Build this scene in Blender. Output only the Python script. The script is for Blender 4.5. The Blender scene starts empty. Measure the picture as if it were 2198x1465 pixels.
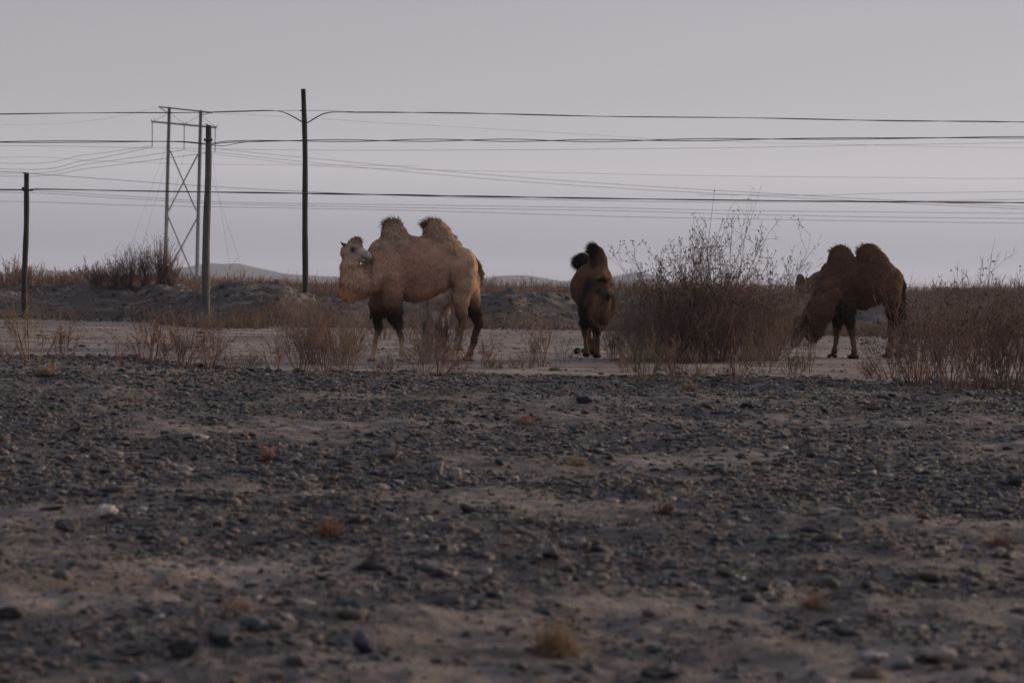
import bpy, math, time
import numpy as np
from mathutils import Vector, Matrix
R = math.radians
T0 = time.time()
sc = bpy.context.scene
col = sc.collection

# ------------------------------------------------------------------ camera
FPX = 6100.0; CX = 1099.0; CY = 732.5           # pixels of the 2198 px wide photograph
EYE = 1.2
PITCH = math.atan(125.5 / FPX); ROLL = R(0.75)
cam_d = bpy.data.cameras.new('camera'); cam = bpy.data.objects.new('camera', cam_d); col.objects.link(cam)
F0 = Vector((0, math.cos(PITCH), -math.sin(PITCH)))
R0 = Vector((1, 0, 0)); U0 = Vector((0, math.sin(PITCH), math.cos(PITCH)))
CR = R0 * math.cos(ROLL) + U0 * math.sin(ROLL)
CU = -R0 * math.sin(ROLL) + U0 * math.cos(ROLL)
m3 = Matrix((CR, CU, -F0)).transposed()
cam.matrix_world = Matrix.Translation((0, 0, EYE)) @ m3.to_4x4()
cam_d.sensor_width = 36.0; cam_d.lens = 36.0 * FPX / 2198.0
cam_d.clip_start = 0.1; cam_d.clip_end = 9000
cam_d.dof.use_dof = True; cam_d.dof.focus_distance = 43.5; cam_d.dof.aperture_fstop = 4.6
sc.camera = cam

# ------------------------------------------------------------------ world, sun, exposure
SUN_EL, SUN_AZ = R(10), R(60)                    # azimuth to the right of the view direction (+Y)
SUN_DIR = Vector((math.sin(SUN_AZ) * math.cos(SUN_EL), math.cos(SUN_AZ) * math.cos(SUN_EL), math.sin(SUN_EL)))
w = bpy.data.worlds.new("World"); sc.world = w; w.use_nodes = True
nt = w.node_tree; N = nt.nodes; L = nt.links; N.clear()
out = N.new('ShaderNodeOutputWorld')
sky = N.new('ShaderNodeTexSky'); sky.sky_type = 'NISHITA'; sky.sun_disc = False
sky.sun_elevation = SUN_EL; sky.sun_rotation = SUN_AZ
sky.air_density = 1.2; sky.dust_density = 6.0; sky.ozone_density = 1.0
bg1 = N.new('ShaderNodeBackground'); bg1.inputs[1].default_value = 0.05
L.new(sky.outputs[0], bg1.inputs[0])
# the dust-laden overcast: a colour that changes with elevation, a little brighter towards the sun
tc = N.new('ShaderNodeTexCoord')
sep = N.new('ShaderNodeSeparateXYZ'); L.new(tc.outputs['Generated'], sep.inputs[0])
ramp = N.new('ShaderNodeValToRGB'); L.new(sep.outputs[2], ramp.inputs[0])
def lin(r, g, b):
    f = lambda c: (c / 255 / 12.92) if c / 255 <= 0.04045 else ((c / 255 + 0.055) / 1.055) ** 2.4
    return (f(r), f(g), f(b), 1)
els = [(0.0, lin(134, 135, 146)), (0.0175, lin(156, 154, 162)), (0.038, lin(183, 178, 184)), (0.066, lin(173, 169, 175)),
       (0.10, lin(165, 163, 170)), (0.25, (.46, .46, .53, 1)), (0.6, (.52, .54, .64, 1)), (1.0, (.54, .57, .69, 1))]
cr = ramp.color_ramp
while len(cr.elements) < len(els): cr.elements.new(0.5)
for e, (p, c) in zip(cr.elements, els): e.position = p; e.color = c
dot = N.new('ShaderNodeVectorMath'); dot.operation = 'DOT_PRODUCT'
L.new(tc.outputs['Generated'], dot.inputs[0]); dot.inputs[1].default_value = (math.sin(SUN_AZ), math.cos(SUN_AZ), 0)
mr = N.new('ShaderNodeMapRange'); L.new(dot.outputs['Value'], mr.inputs[0])
mr.inputs[1].default_value = -0.2; mr.inputs[2].default_value = 1.0; mr.inputs[3].default_value = 0.76; mr.inputs[4].default_value = 1.34
cn = N.new('ShaderNodeTexNoise'); cn.inputs['Scale'].default_value = 2.2; cn.inputs['Detail'].default_value = 3
mpn = N.new('ShaderNodeMapping'); mpn.inputs['Scale'].default_value = (1, 1, 5)
L.new(tc.outputs['Generated'], mpn.inputs[0]); L.new(mpn.outputs[0], cn.inputs[0])
mr2 = N.new('ShaderNodeMapRange'); L.new(cn.outputs[0], mr2.inputs[0]); mr2.inputs[3].default_value = 0.96; mr2.inputs[4].default_value = 1.04
mu = N.new('ShaderNodeMath'); mu.operation = 'MULTIPLY'; L.new(mr.outputs[0], mu.inputs[0]); L.new(mr2.outputs[0], mu.inputs[1])
bg2 = N.new('ShaderNodeBackground'); L.new(ramp.outputs[0], bg2.inputs[0]); L.new(mu.outputs[0], bg2.inputs[1])
mix = N.new('ShaderNodeMixShader'); mix.inputs[0].default_value = 0.93
L.new(bg1.outputs[0], mix.inputs[1]); L.new(bg2.outputs[0], mix.inputs[2]); L.new(mix.outputs[0], out.inputs[0])

sd = bpy.data.lights.new('sun', 'SUN'); sun = bpy.data.objects.new('sun', sd); col.objects.link(sun)
sd.energy = 4.2; sd.angle = R(4); sd.color = (1.0, 0.74, 0.50)
sun.rotation_euler = SUN_DIR.to_track_quat('Z', 'Y').to_euler()

sc.view_settings.view_transform = 'Standard'; sc.view_settings.look = 'None'
sc.view_settings.exposure = 0.12; sc.view_settings.gamma = 1
sc.render.engine = 'CYCLES'
sc.cycles.use_denoising = True
sc.cycles.max_bounces = 5; sc.cycles.diffuse_bounces = 3; sc.cycles.volume_bounces = 1
sc.cycles.transparent_max_bounces = 4

# ------------------------------------------------------------------ helpers
def ray(px, py):
    return (CR * ((px - CX) / FPX) - CU * ((py - CY) / FPX) + F0)
def at(px, py, Y):
    d = ray(px, py); t = Y / d.y
    return Vector((d.x * t, Y, EYE + d.z * t))
def atn(px, py, Y): return np.array(at(px, py, Y))
def hor(px): return 607.0 + (px - CX) * math.tan(ROLL)

def _hash(ix, iy, iz, seed):
    h = (ix.astype(np.int64) * 374761393 + iy.astype(np.int64) * 668265263 + iz.astype(np.int64) * 2147483647 + seed * 1274126177) & 0xffffffff
    h = ((h ^ (h >> 13)) * 1274126177) & 0xffffffff
    h = (h ^ (h >> 16)) & 0xffff
    return h / 65535.0
def vnoise2(x, y, seed=0):
    ix = np.floor(x); iy = np.floor(y); fx = x - ix; fy = y - iy
    fx = fx * fx * (3 - 2 * fx); fy = fy * fy * (3 - 2 * fy); z = np.zeros_like(ix)
    a = _hash(ix, iy, z, seed); b = _hash(ix + 1, iy, z, seed); c = _hash(ix, iy + 1, z, seed); d = _hash(ix + 1, iy + 1, z, seed)
    return (a * (1 - fx) + b * fx) * (1 - fy) + (c * (1 - fx) + d * fx) * fy - 0.5
def fbm2(x, y, seed=0, o=4):
    s = 0; a = 1.0
    for i in range(o):
        s = s + a * vnoise2(x, y, seed + i * 17); x = x * 2.03 + 11.3; y = y * 2.03 + 5.7; a *= 0.5
    return s
def vnoise3(p, seed=0):
    ip = np.floor(p); f = p - ip; f = f * f * (3 - 2 * f); r = 0
    for dx in (0, 1):
        for dy in (0, 1):
            for dz in (0, 1):
                wgt = (f[..., 0] if dx else 1 - f[..., 0]) * (f[..., 1] if dy else 1 - f[..., 1]) * (f[..., 2] if dz else 1 - f[..., 2])
                r = r + wgt * _hash(ip[..., 0] + dx, ip[..., 1] + dy, ip[..., 2] + dz, seed)
    return r - 0.5
def sstep(a, b, x):
    t = np.clip((x - a) / (b - a), 0, 1); return t * t * (3 - 2 * t)

def mesh_np(name, V, faces, mat, parent=None, colors=None, smooth=False, link=True, extra=None):
    """faces: list of int arrays (n,k)"""
    me = bpy.data.meshes.new(name)
    V = np.asarray(V, dtype=np.float32)
    me.vertices.add(len(V)); me.vertices.foreach_set('co', V.ravel())
    loops = np.concatenate([f.ravel() for f in faces]).astype(np.int32)
    tot = np.concatenate([np.full(len(f), f.shape[1]) for f in faces]).astype(np.int32)
    st = np.concatenate([[0], np.cumsum(tot)[:-1]]).astype(np.int32)
    me.loops.add(len(loops)); me.loops.foreach_set('vertex_index', loops)
    me.polygons.add(len(tot)); me.polygons.foreach_set('loop_start', st); me.polygons.foreach_set('loop_total', tot)
    if colors is not None:
        a = me.color_attributes.new('Col', 'FLOAT_COLOR', 'POINT')
        c4 = np.ones((len(V), 4), dtype=np.float32); c4[:, :3] = colors
        a.data.foreach_set('color', c4.ravel())
    if smooth: me.polygons.foreach_set('use_smooth', np.ones(len(tot), dtype=bool))
    me.materials.append(mat)
    me.update(calc_edges=True); me.validate()
    o = bpy.data.objects.new(name, me)
    if link: col.objects.link(o)
    if parent is not None: o.parent = parent
    return o
def tag(o, label=None, cat=None, group=None, kind=None):
    if label: o['label'] = label
    if cat: o['category'] = cat
    if group: o['group'] = group
    if kind: o['kind'] = kind
    return o
def empty(name, loc, rz=0):
    o = bpy.data.objects.new(name, None); col.objects.link(o); o.location = loc; o.rotation_euler = (0, 0, rz)
    o.empty_display_size = 0.2
    return o

def tubes(P, Rr, sides=3, seed=0):
    """P (n,m,3) polylines, Rr (n,m) radii -> verts, [quads]"""
    P = np.asarray(P, float); n, m, _ = P.shape
    Tn = np.gradient(P, axis=1); Tn /= np.linalg.norm(Tn, axis=2, keepdims=True) + 1e-9
    up = np.tile(np.array([0.31, 0.93, 0.17]), (n, m, 1))
    A = np.cross(Tn, up); A /= np.linalg.norm(A, axis=2, keepdims=True) + 1e-9
    B = np.cross(Tn, A)
    ang = np.arange(sides) * 2 * math.pi / sides
    V = P[:, :, None, :] + Rr[:, :, None, None] * (A[:, :, None, :] * np.cos(ang)[None, None, :, None] + B[:, :, None, :] * np.sin(ang)[None, None, :, None])
    idx = np.arange(n * m * sides).reshape(n, m, sides)
    a = idx[:, :-1, :]; b = idx[:, 1:, :]
    a2 = np.roll(a, -1, axis=2); b2 = np.roll(b, -1, axis=2)
    Fq = np.stack([a, a2, b2, b], axis=-1).reshape(-1, 4)
    return V.reshape(-1, 3), Fq
class MB:
    """collects pieces into one mesh"""
    def __init__(s): s.V = []; s.F = []; s.C = []; s.n = 0
    def add(s, V, F, c=None):
        V = np.asarray(V, float)
        for f in (F if isinstance(F, list) else [F]): s.F.append(np.asarray(f) + s.n)
        s.V.append(V); s.n += len(V)
        s.C.append(np.tile(np.array(c if c is not None else (1, 1, 1.)), (len(V), 1)) if c is None or np.ndim(c) == 1 else np.asarray(c))
    def tube(s, pts, rad, sides=8, c=None, cap=True):
        P = np.array([[tuple(p) for p in pts]], float); rr = np.array([rad if np.ndim(rad) else [rad] * len(pts)], float)
        V, F = tubes(P, rr, sides); fs = [F]
        if cap:
            fs.append(np.arange(sides)[None, :]); fs.append((np.arange(sides)[::-1] + (len(pts) - 1) * sides)[None, :])
        s.add(V, fs, c)
    def build(s, name, mat, parent=None, smooth=False, colors=True):
        d = {}
        for f in s.F: d.setdefault(f.shape[1], []).append(f)
        Fs = [np.concatenate(v) for v in d.values()]
        return mesh_np(name, np.concatenate(s.V), Fs, mat, parent, np.concatenate(s.C) if colors else None, smooth)

# ------------------------------------------------------------------ materials
def mat_new(name, rough=0.9, spec=0.25):
    m = bpy.data.materials.new(name); m.use_nodes = True
    b = m.node_tree.nodes['Principled BSDF']; b.inputs['Roughness'].default_value = rough
    b.inputs['Specular IOR Level'].default_value = spec
    return m, m.node_tree.nodes, m.node_tree.links, b
def noise_mat(name, c1, c2, scale, rough=0.9, spec=0.2, bump=0.0, bscale=None, stretch=(1, 1, 1), vcol=False, detail=6):
    m, N, L, b = mat_new(name, rough, spec)
    tc = N.new('ShaderNodeTexCoord'); mp = N.new('ShaderNodeMapping'); mp.inputs['Scale'].default_value = stretch
    L.new(tc.outputs['Object'], mp.inputs[0])
    n = N.new('ShaderNodeTexNoise'); n.inputs['Scale'].default_value = scale; n.inputs['Detail'].default_value = detail
    L.new(mp.outputs[0], n.inputs[0])
    r = N.new('ShaderNodeValToRGB'); r.color_ramp.elements[0].position = 0.3; r.color_ramp.elements[1].position = 0.72
    r.color_ramp.elements[0].color = (*c1, 1); r.color_ramp.elements[1].color = (*c2, 1); L.new(n.outputs[0], r.inputs[0])
    if vcol:
        a = N.new('ShaderNodeVertexColor'); a.layer_name = 'Col'
        mx = N.new('ShaderNodeMixRGB'); mx.blend_type = 'MULTIPLY'; mx.inputs[0].default_value = 1
        L.new(a.outputs[0], mx.inputs[1]); L.new(r.outputs[0], mx.inputs[2]); L.new(mx.outputs[0], b.inputs['Base Color'])
    else: L.new(r.outputs[0], b.inputs['Base Color'])
    if bump:
        n2 = N.new('ShaderNodeTexNoise'); n2.inputs['Scale'].default_value = bscale or scale * 3; n2.inputs['Detail'].default_value = 5
        L.new(mp.outputs[0], n2.inputs[0])
        bp = N.new('ShaderNodeBump'); bp.inputs['Strength'].default_value = bump; bp.inputs['Distance'].default_value = 0.02
        L.new(n2.outputs[0], bp.inputs['Height']); L.new(bp.outputs[0], b.inputs['Normal'])
    return m
M = {}
M['wool'] = noise_mat('wool', (0.78, 0.77, 0.76), (1.15, 1.14, 1.12), 7, 0.95, 0.08, 0.4, 50, vcol=True)
M['eye'] = noise_mat('eye', (0.006, 0.005, 0.005), (0.012, 0.009, 0.008), 5, 0.12, 0.6)
M['stone'] = noise_mat('stone', (0.65, 0.63, 0.62), (1.25, 1.2, 1.17), 25, 0.8, 0.25, 0.3, 90, vcol=True)
M['twig'] = noise_mat('twig', (0.75, 0.75, 0.75), (1.25, 1.25, 1.25), 6, 0.85, 0.2, vcol=True)
M['wood_pole'] = noise_mat('wood_pole', (0.018, 0.015, 0.013), (0.05, 0.042, 0.037), 6, 0.85, 0.2, 0.6, 20, (6, 6, 0.5))
M['concrete'] = noise_mat('concrete', (0.05, 0.05, 0.046), (0.12, 0.115, 0.105), 5, 0.9, 0.2, 0.4, 30, (3, 3, 0.8))
M['tower'] = noise_mat('tower', (0.09, 0.115, 0.12), (0.17, 0.19, 0.19), 2, 0.7, 0.3)
M['wire'] = noise_mat('wire', (0.02, 0.02, 0.022), (0.05, 0.05, 0.055), 1, 0.6, 0.3)
M['cable'] = noise_mat('cable', (0.012, 0.012, 0.013), (0.02, 0.02, 0.022), 1, 0.5, 0.4)
M['paint_band'] = noise_mat('paint_band', (0.10, 0.11, 0.13), (0.2, 0.21, 0.24), 7, 0.8, 0.2)
M['straw'] = noise_mat('straw', (0.75, 0.75, 0.75), (1.25, 1.25, 1.25), 9, 0.9, 0.1, vcol=True)
M['hill'] = noise_mat('hill', (0.035, 0.034, 0.036), (0.07, 0.066, 0.066), 0.01, 0.95, 0.0)

# ground material: zones come from the mesh, grain from noises in metres
def ground_material():
    m, N, L, b = mat_new('ground', 0.93, 0.15)
    tc = N.new('ShaderNodeTexCoord')
    zone = N.new('ShaderNodeVertexColor'); zone.layer_name = 'Col'; sp = N.new('ShaderNodeSeparateColor'); L.new(zone.outputs[0], sp.inputs[0])
    def ns(scale, detail=5, rough=0.55, st=(1, 1, 1)):
        mp = N.new('ShaderNodeMapping'); mp.inputs['Scale'].default_value = st; L.new(tc.outputs['Object'], mp.inputs[0])
        n = N.new('ShaderNodeTexNoise'); n.inputs['Scale'].default_value = scale; n.inputs['Detail'].default_value = detail
        n.inputs['Roughness'].default_value = rough; L.new(mp.outputs[0], n.inputs[0]); return n.outputs[0]
    def rp(src, stops):
        r = N.new('ShaderNodeValToRGB'); L.new(src, r.inputs[0])
        while len(r.color_ramp.elements) < len(stops): r.color_ramp.elements.new(0.5)
        for e, (p, c) in zip(r.color_ramp.elements, stops): e.position = p; e.color = (*c, 1)
        return r.outputs[0]
    def mixc(f, a, c, bl='MIX'):
        x = N.new('ShaderNodeMixRGB'); x.blend_type = bl
        if isinstance(f, float): x.inputs[0].default_value = f
        else: L.new(f, x.inputs[0])
        L.new(a, x.inputs[1]); L.new(c, x.inputs[2]); return x.outputs[0]
    sand = rp(ns(0.9, 6, 0.65, (0.35, 1, 1)), [(0.30, (0.12, 0.099, 0.088)), (0.5, (0.205, 0.17, 0.15)), (0.72, (0.30, 0.25, 0.222))])
    sand = mixc(1.0, sand, rp(ns(1.1, 6, 0.75, (0.25, 1.6, 1)), [(0.40, (0.5, 0.49, 0.49)), (0.54, (1, 1, 1))]), 'MULTIPLY')
    sandg = rp(ns(30, 4, 0.7), [(0.3, (0.72, 0.72, 0.72)), (0.7, (1.2, 1.2, 1.2))])
    sand = mixc(1.0, sand, sandg, 'MULTIPLY')
    # grit between the stones
    vo = N.new('ShaderNodeTexVoronoi'); vo.inputs['Scale'].default_value = 45; L.new(tc.outputs['Object'], vo.inputs[0])
    peb = rp(vo.outputs['Color'], [(0.0, (0.013, 0.021, 0.024)), (0.5, (0.05, 0.043, 0.041)), (0.8, (0.09, 0.073, 0.065)), (1.0, (0.18, 0.165, 0.155))])
    soil = rp(ns(2.2, 6, 0.7), [(0.3, (0.048, 0.043, 0.042)), (0.66, (0.138, 0.120, 0.111))])
    pm = rp(ns(9, 5, 0.7), [(0.42, (0, 0, 0)), (0.58, (1, 1, 1))])
    grit = mixc(pm, soil, peb)
    spg = sp.outputs[0]
    base = mixc(spg, sand, grit)
    berm = rp(ns(1.6, 7, 0.7, (0.6, 1, 1.6)), [(0.3, (0.035, 0.031, 0.031)), (0.52, (0.062, 0.053, 0.05)), (0.68, (0.19, 0.15, 0.128))])
    base = mixc(sp.outputs[1], base, berm)
    far = rp(ns(0.15, 5, 0.6), [(0.3, (0.12, 0.09, 0.078)), (0.7, (0.19, 0.15, 0.13))])
    base = mixc(sp.outputs[2], base, far)
    L.new(base, b.inputs['Base Color'])
    bp = N.new('ShaderNodeBump'); bp.inputs['Strength'].default_value = 0.9; bp.inputs['Distance'].default_value = 0.03
    L.new(ns(14, 6, 0.75), bp.inputs['Height'])
    bp2 = N.new('ShaderNodeBump'); bp2.inputs['Strength'].default_value = 0.7; bp2.inputs['Distance'].default_value = 0.012; bp2.invert = True
    L.new(vo.outputs['Distance'], bp2.inputs['Height']); L.new(bp.outputs[0], bp2.inputs['Normal']); L.new(bp2.outputs[0], b.inputs['Normal'])
    return m
M['ground'] = ground_material()

# ------------------------------------------------------------------ terrain
def edge_y(x): return 34.2 + 0.6 * vnoise2(x * 0.7, x * 0 + 3.1, 5) + 0.25 * vnoise2(x * 2.3, x * 0, 8)
PXB = np.array([-900, -100, 60, 120, 181, 240, 300, 376, 430, 470, 540, 600, 640, 690, 760, 900, 1020, 1100, 1200, 1320, 1500, 1700, 1900, 2050, 2300, 3100])
BH = np.array([.72, .72, .74, .74, .97, .86, .9, .95, .74, .86, .88, .95, .72, .66, .72, .70, .74, .76, .68, .70, .66, .74, .78, .84, .84, .8])
BB = np.array([78, 78, 79, 79.5, 79, 79, 79, 77, 73, 71, 70, 70, 71, 73, 73, 74, 74, 73, 73, 74, 72, 71, 71, 72, 72, 72.])
XB = (PXB - CX) / FPX * 80
def H(x, y):
    x = np.asarray(x, float); y = np.asarray(y, float)
    e = edge_y(x)
    top = np.interp(x, [-6.5, -4.5, -3, 0, 3, 6], [0.25, 0.23, 0.13, 0.11, 0.09, 0.07])
    g = top * sstep(16, 32, y)
    lump = 0.07 * fbm2(x * 0.55, y * 0.45, 2, 3) + 0.065 * fbm2(x * 1.3, y * 1.7, 9, 3) + 0.030 * fbm2(x * 6, y * 6, 4, 3) + 0.008 * vnoise2(x * 21, y * 21, 14)
    # shallow troughs and a low hump on the left in the foreground
    lump = lump + 0.05 * np.exp(-(((x + 2.2) / .5) ** 2 + ((y - 12.2) / .9) ** 2)) - 0.04 * np.exp(-(((x + 1.0) / 1.0) ** 2 + ((y - 11.8) / .8) ** 2))
    grav = g + lump
    sand = 0.03 * fbm2(x * 0.3, y * 0.5, 21, 3) + 0.022 * fbm2(x * 1.0, y * 3.2, 22, 4) + 0.014 * fbm2(x * 5, y * 5, 23, 2)
    k = sstep(0, 1, (y - (e - 0.25)) / 0.9)
    z = grav * (1 - k) + sand * k
    bh = np.interp(x * 80 / np.maximum(y, 40), XB, BH); bb = np.interp(x * 80 / np.maximum(y, 40), XB, BB) + 1.2 * vnoise2(x * .6, x * 0, 31)
    prof = sstep(0, 6.5, y - bb)
    lumps = 0.42 * fbm2(x * 0.42, y * 0.33, 41, 5) + 0.44 * np.abs(fbm2(x * 1.1, y * .9, 47, 4)) + .16 * np.abs(fbm2(x * 3.3, y * 2.6, 49, 3))
    back = 1 - 0.55 * sstep(9, 15, y - bb)
    bz = (bh - 0.04) * prof * back + lumps * prof * (1 - 0.75 * sstep(12, 18, y - bb)) * 0.8
    z = z * (1 - prof) + bz
    far = sstep(400, 900, y)
    z = z * (1 - far) - 0.2 * far
    # the rest of the world behind and beside stays flat
    return z
def gp(px, py, z0=0.0):
    """world point of the ground seen at a pixel"""
    d = ray(px, py)
    Y = 5.0; prev = None
    ys = np.concatenate([np.arange(5, 120, 0.05)])
    t = ys / d.y; zr = EYE + d.z * t; xr = d.x * t
    hh = H(xr, ys); hit = np.where(zr <= hh)[0]
    i = hit[0] if len(hit) else len(ys) - 1
    return Vector((xr[i], ys[i], float(hh[i])))
def gz(x, y): return float(H(np.array([x]), np.array([y]))[0])

def build_ground():
    fine = np.linspace(R(-14), R(14), 431)
    side = np.concatenate([np.linspace(R(14), R(60), 24)[1:], np.linspace(R(60), R(300), 26)[1:], np.linspace(R(300), R(346), 24)[1:-1]])
    th = np.concatenate([fine, side])
    rr = np.concatenate([[0.4, 1, 2, 3, 4, 5, 6], np.arange(6.5, 40, 0.04), np.arange(40, 68, 0.12), np.arange(68, 90, 0.10), np.arange(90, 130, 0.5), np.geomspace(131, 5200, 60)])
    TH, RR = np.meshgrid(th, rr)
    X = np.sin(TH) * RR; Y = np.cos(TH) * RR
    Z = H(X, Y)
    n_r, n_t = X.shape
    V = np.stack([X, Y, Z], -1).reshape(-1, 3)
    idx = np.arange(n_r * n_t).reshape(n_r, n_t); i2 = np.roll(idx, -1, axis=1)
    Fq = np.stack([idx[:-1], idx[1:], i2[1:], i2[:-1]], -1).reshape(-1, 4)[:, ::-1]
    cen = np.array([[0, 0, gz(0, 0.01)]]); V = np.concatenate([V, cen]); ci = len(V) - 1
    tri = np.stack([idx[0], i2[0], np.full(n_t, ci)], -1)[:, ::-1]
    x, y = V[:, 0], V[:, 1]
    e = edge_y(x)
    gr = (1 - sstep(-0.3, 0.5, y - e)) * np.clip(0.97 - 1.7 * np.clip(fbm2(x * .8, y * .7, 61, 4) - 0.10, 0, 1), 0.25, 1)
    for (cx, cy, rx, ry, a) in SANDP: gr = gr * (1 - a * 1.0 * np.exp(-(((x - cx) / rx) ** 2 + ((y - cy) / ry) ** 2)))
    bb = np.interp(x * 80 / np.maximum(y, 40), XB, BB)
    bm = sstep(-0.5, 1.2, y - bb) * (1 - sstep(12, 20, y - bb))
    fr = sstep(12, 22, y - bb)
    c = np.stack([gr, bm, fr], -1)
    o = mesh_np('ground', V, [Fq, tri], M['ground'], None, c, smooth=True)
    tag(o, kind='structure')
# sand patches showing between the stones: x, y, rx, ry, amount
SANDP = [(-1.65, 10.8, .75, .8, .98), (-1.15, 11.7, .6, .7, .9), (1.1, 11.0, .4, .4, .35), (1.9, 9.6, .6, .3, .4), (0.5, 14.5, .5, .5, .35), (3.0, 13.8, .8, .4, .4),
         (-0.6, 23.5, .9, .7, .4), (1.2, 22.5, .8, .6, .4), (2.3, 27, 1.2, .5, .5), (4.2, 21, 1.0, .6, .5), (4.8, 25, 1.2, .7, .5), (-2.4, 15.4, .6, .5, .3), (1.6, 17.5, .7, .5, .3)]
build_ground()
print('ground', time.time() - T0)

# far hills: real relief about three kilometres away
def build_hills():
    xs = np.arange(-300, 2700, 6.0); Yb = 3000.0
    kp = [(-300, 8), (0, 6), (75, 7), (110, 14), (140, 8), (200, 4), (330, 10), (380, 18), (440, 30), (470, 28), (500, 30), (540, 22), (600, 12), (700, 8), (760, 4), (1000, 4), (1060, 14), (1100, 16), (1130, 12), (1170, 6),
          (1250, 6), (1300, 8), (1325, 19), (1350, 24), (1375, 19), (1410, 8), (1500, 5), (1700, 3), (1900, 3), (2000, 4), (2200, 5), (2700, 6)]
    hp = np.interp(xs, [k[0] for k in kp], [k[1] for k in kp]) + 1.4 * fbm2(xs * 0.03, xs * 0, 71, 4)
    ys = np.linspace(0, 1, 30)
    X = np.zeros((len(ys), len(xs), 3))
    for j, v in enumerate(ys):
        Yd = Yb - 350 + v * 700
        prof = math.sin(math.pi * min(max(v, 0), 1)) ** 0.8
        hh = 1.2 * hp / FPX * Yb * prof
        wx = (xs - CX) / FPX * Yb
        X[j, :, 0] = wx + 25 * vnoise2(wx * 0.004, wx * 0 + j * .3, 3)
        X[j, :, 1] = Yd
        X[j, :, 2] = -0.6 + hh * (1 + 0.5 * fbm2(wx * 0.012, np.full_like(wx, Yd * 0.01), 75, 3) * (1 - prof)) + 1.0
    idx = np.arange(X.shape[0] * X.shape[1]).reshape(X.shape[:2])
    Fq = np.stack([idx[:-1, :-1], idx[:-1, 1:], idx[1:, 1:], idx[1:, :-1]], -1).reshape(-1, 4)
    tag(mesh_np('hills', X.reshape(-1, 3), [Fq], M['hill'], smooth=True), kind='structure')
build_hills()

# ------------------------------------------------------------------ stones
rng = np.random.default_rng(7)
def ico(sub):
    t = (1 + 5 ** .5) / 2
    V = np.array([(-1, t, 0), (1, t, 0), (-1, -t, 0), (1, -t, 0), (0, -1, t), (0, 1, t), (0, -1, -t), (0, 1, -t), (t, 0, -1), (t, 0, 1), (-t, 0, -1), (-t, 0, 1)], float)
    V /= np.linalg.norm(V, axis=1)[:, None]
    F = [(0, 11, 5), (0, 5, 1), (0, 1, 7), (0, 7, 10), (0, 10, 11), (1, 5, 9), (5, 11, 4), (11, 10, 2), (10, 7, 6), (7, 1, 8), (3, 9, 4), (3, 4, 2), (3, 2, 6), (3, 6, 8), (3, 8, 9), (4, 9, 5), (2, 4, 11), (6, 2, 10), (8, 6, 7), (9, 8, 1)]
    for _ in range(sub):
        c = {}; V = list(map(tuple, V)); nf = []
        def mid(a, b):
            k = (min(a, b), max(a, b))
            if k not in c:
                p = (np.array(V[a]) + np.array(V[b])) / 2; p /= np.linalg.norm(p); V.append(tuple(p)); c[k] = len(V) - 1
            return c[k]
        for a, b, d in F:
            x, y, z = mid(a, b), mid(b, d), mid(d, a); nf += [(a, x, z), (b, y, x), (d, z, y), (x, y, z)]
        F = nf; V = np.array(V)
    return np.array(V), np.array(F)
def rock_shapes(sub, n, seed):
    V, F = ico(sub); r = np.random.default_rng(seed); S = []
    for i in range(n):
        P = V.copy()
        for k in range(5):                      # flat facets cut by random planes
            d = r.normal(size=3); d /= np.linalg.norm(d); h = r.uniform(.42, .8)
            s = P @ d; P = P - np.outer(np.maximum(s - h, 0), d)
        P *= (1 + 0.4 * vnoise3(P * 2.5 + i * 7, i) + r.normal(0, .06, len(P)))[:, None] * np.array([r.uniform(.8, 1.45), r.uniform(.65, 1.0), r.uniform(.28, .6)])
        S.append(P)
    return np.array(S), F
def stone_colors(n, r, light=0.05):
    pal = np.array([(.013, .023, .028), (.030, .030, .034), (.016, .015, .018), (.046, .042, .040), (.044, .034, .031), (.072, .064, .060), (.028, .032, .038), (.062, .044, .037)])
    pr = np.array([.15, .13, .14, .16, .15, .11, .08, .08]); pr /= pr.sum()
    c = pal[r.choice(len(pal), n, p=pr)] * r.uniform(.85, 1.75, (n, 1)) * np.array((1.02, 1.0, 1.0))
    lt = r.random(n) < light
    c[lt] = np.array((.17, .16, .155)) * r.uniform(.6, 1.3, (lt.sum(), 1))
    return c
def place_rocks(name, pts, size, shapes, F, r, cols, sink=0.25):
    n = len(pts); k = r.integers(0, len(shapes), n); P = shapes[k].copy()
    a = r.uniform(0, 2 * math.pi, n); ca, sa = np.cos(a), np.sin(a)
    tl = r.normal(0, .18, n)
    P = P * size[:, None, None]
    x = P[:, :, 0] * ca[:, None] - P[:, :, 1] * sa[:, None]; y = P[:, :, 0] * sa[:, None] + P[:, :, 1] * ca[:, None]; z = P[:, :, 2] + x * tl[:, None]
    Q = np.stack([x + pts[:, 0:1], y + pts[:, 1:2], z + pts[:, 2:3] + size[:, None] * (0.5 - sink) * .6 - size[:, None] * r.uniform(0, .22, (n, 1))], -1)
    Fa = (F[None] + (np.arange(n) * shapes.shape[1])[:, None, None]).reshape(-1, 3)
    return Q.reshape(-1, 3), Fa, np.repeat(cols, shapes.shape[1], axis=0)
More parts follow.
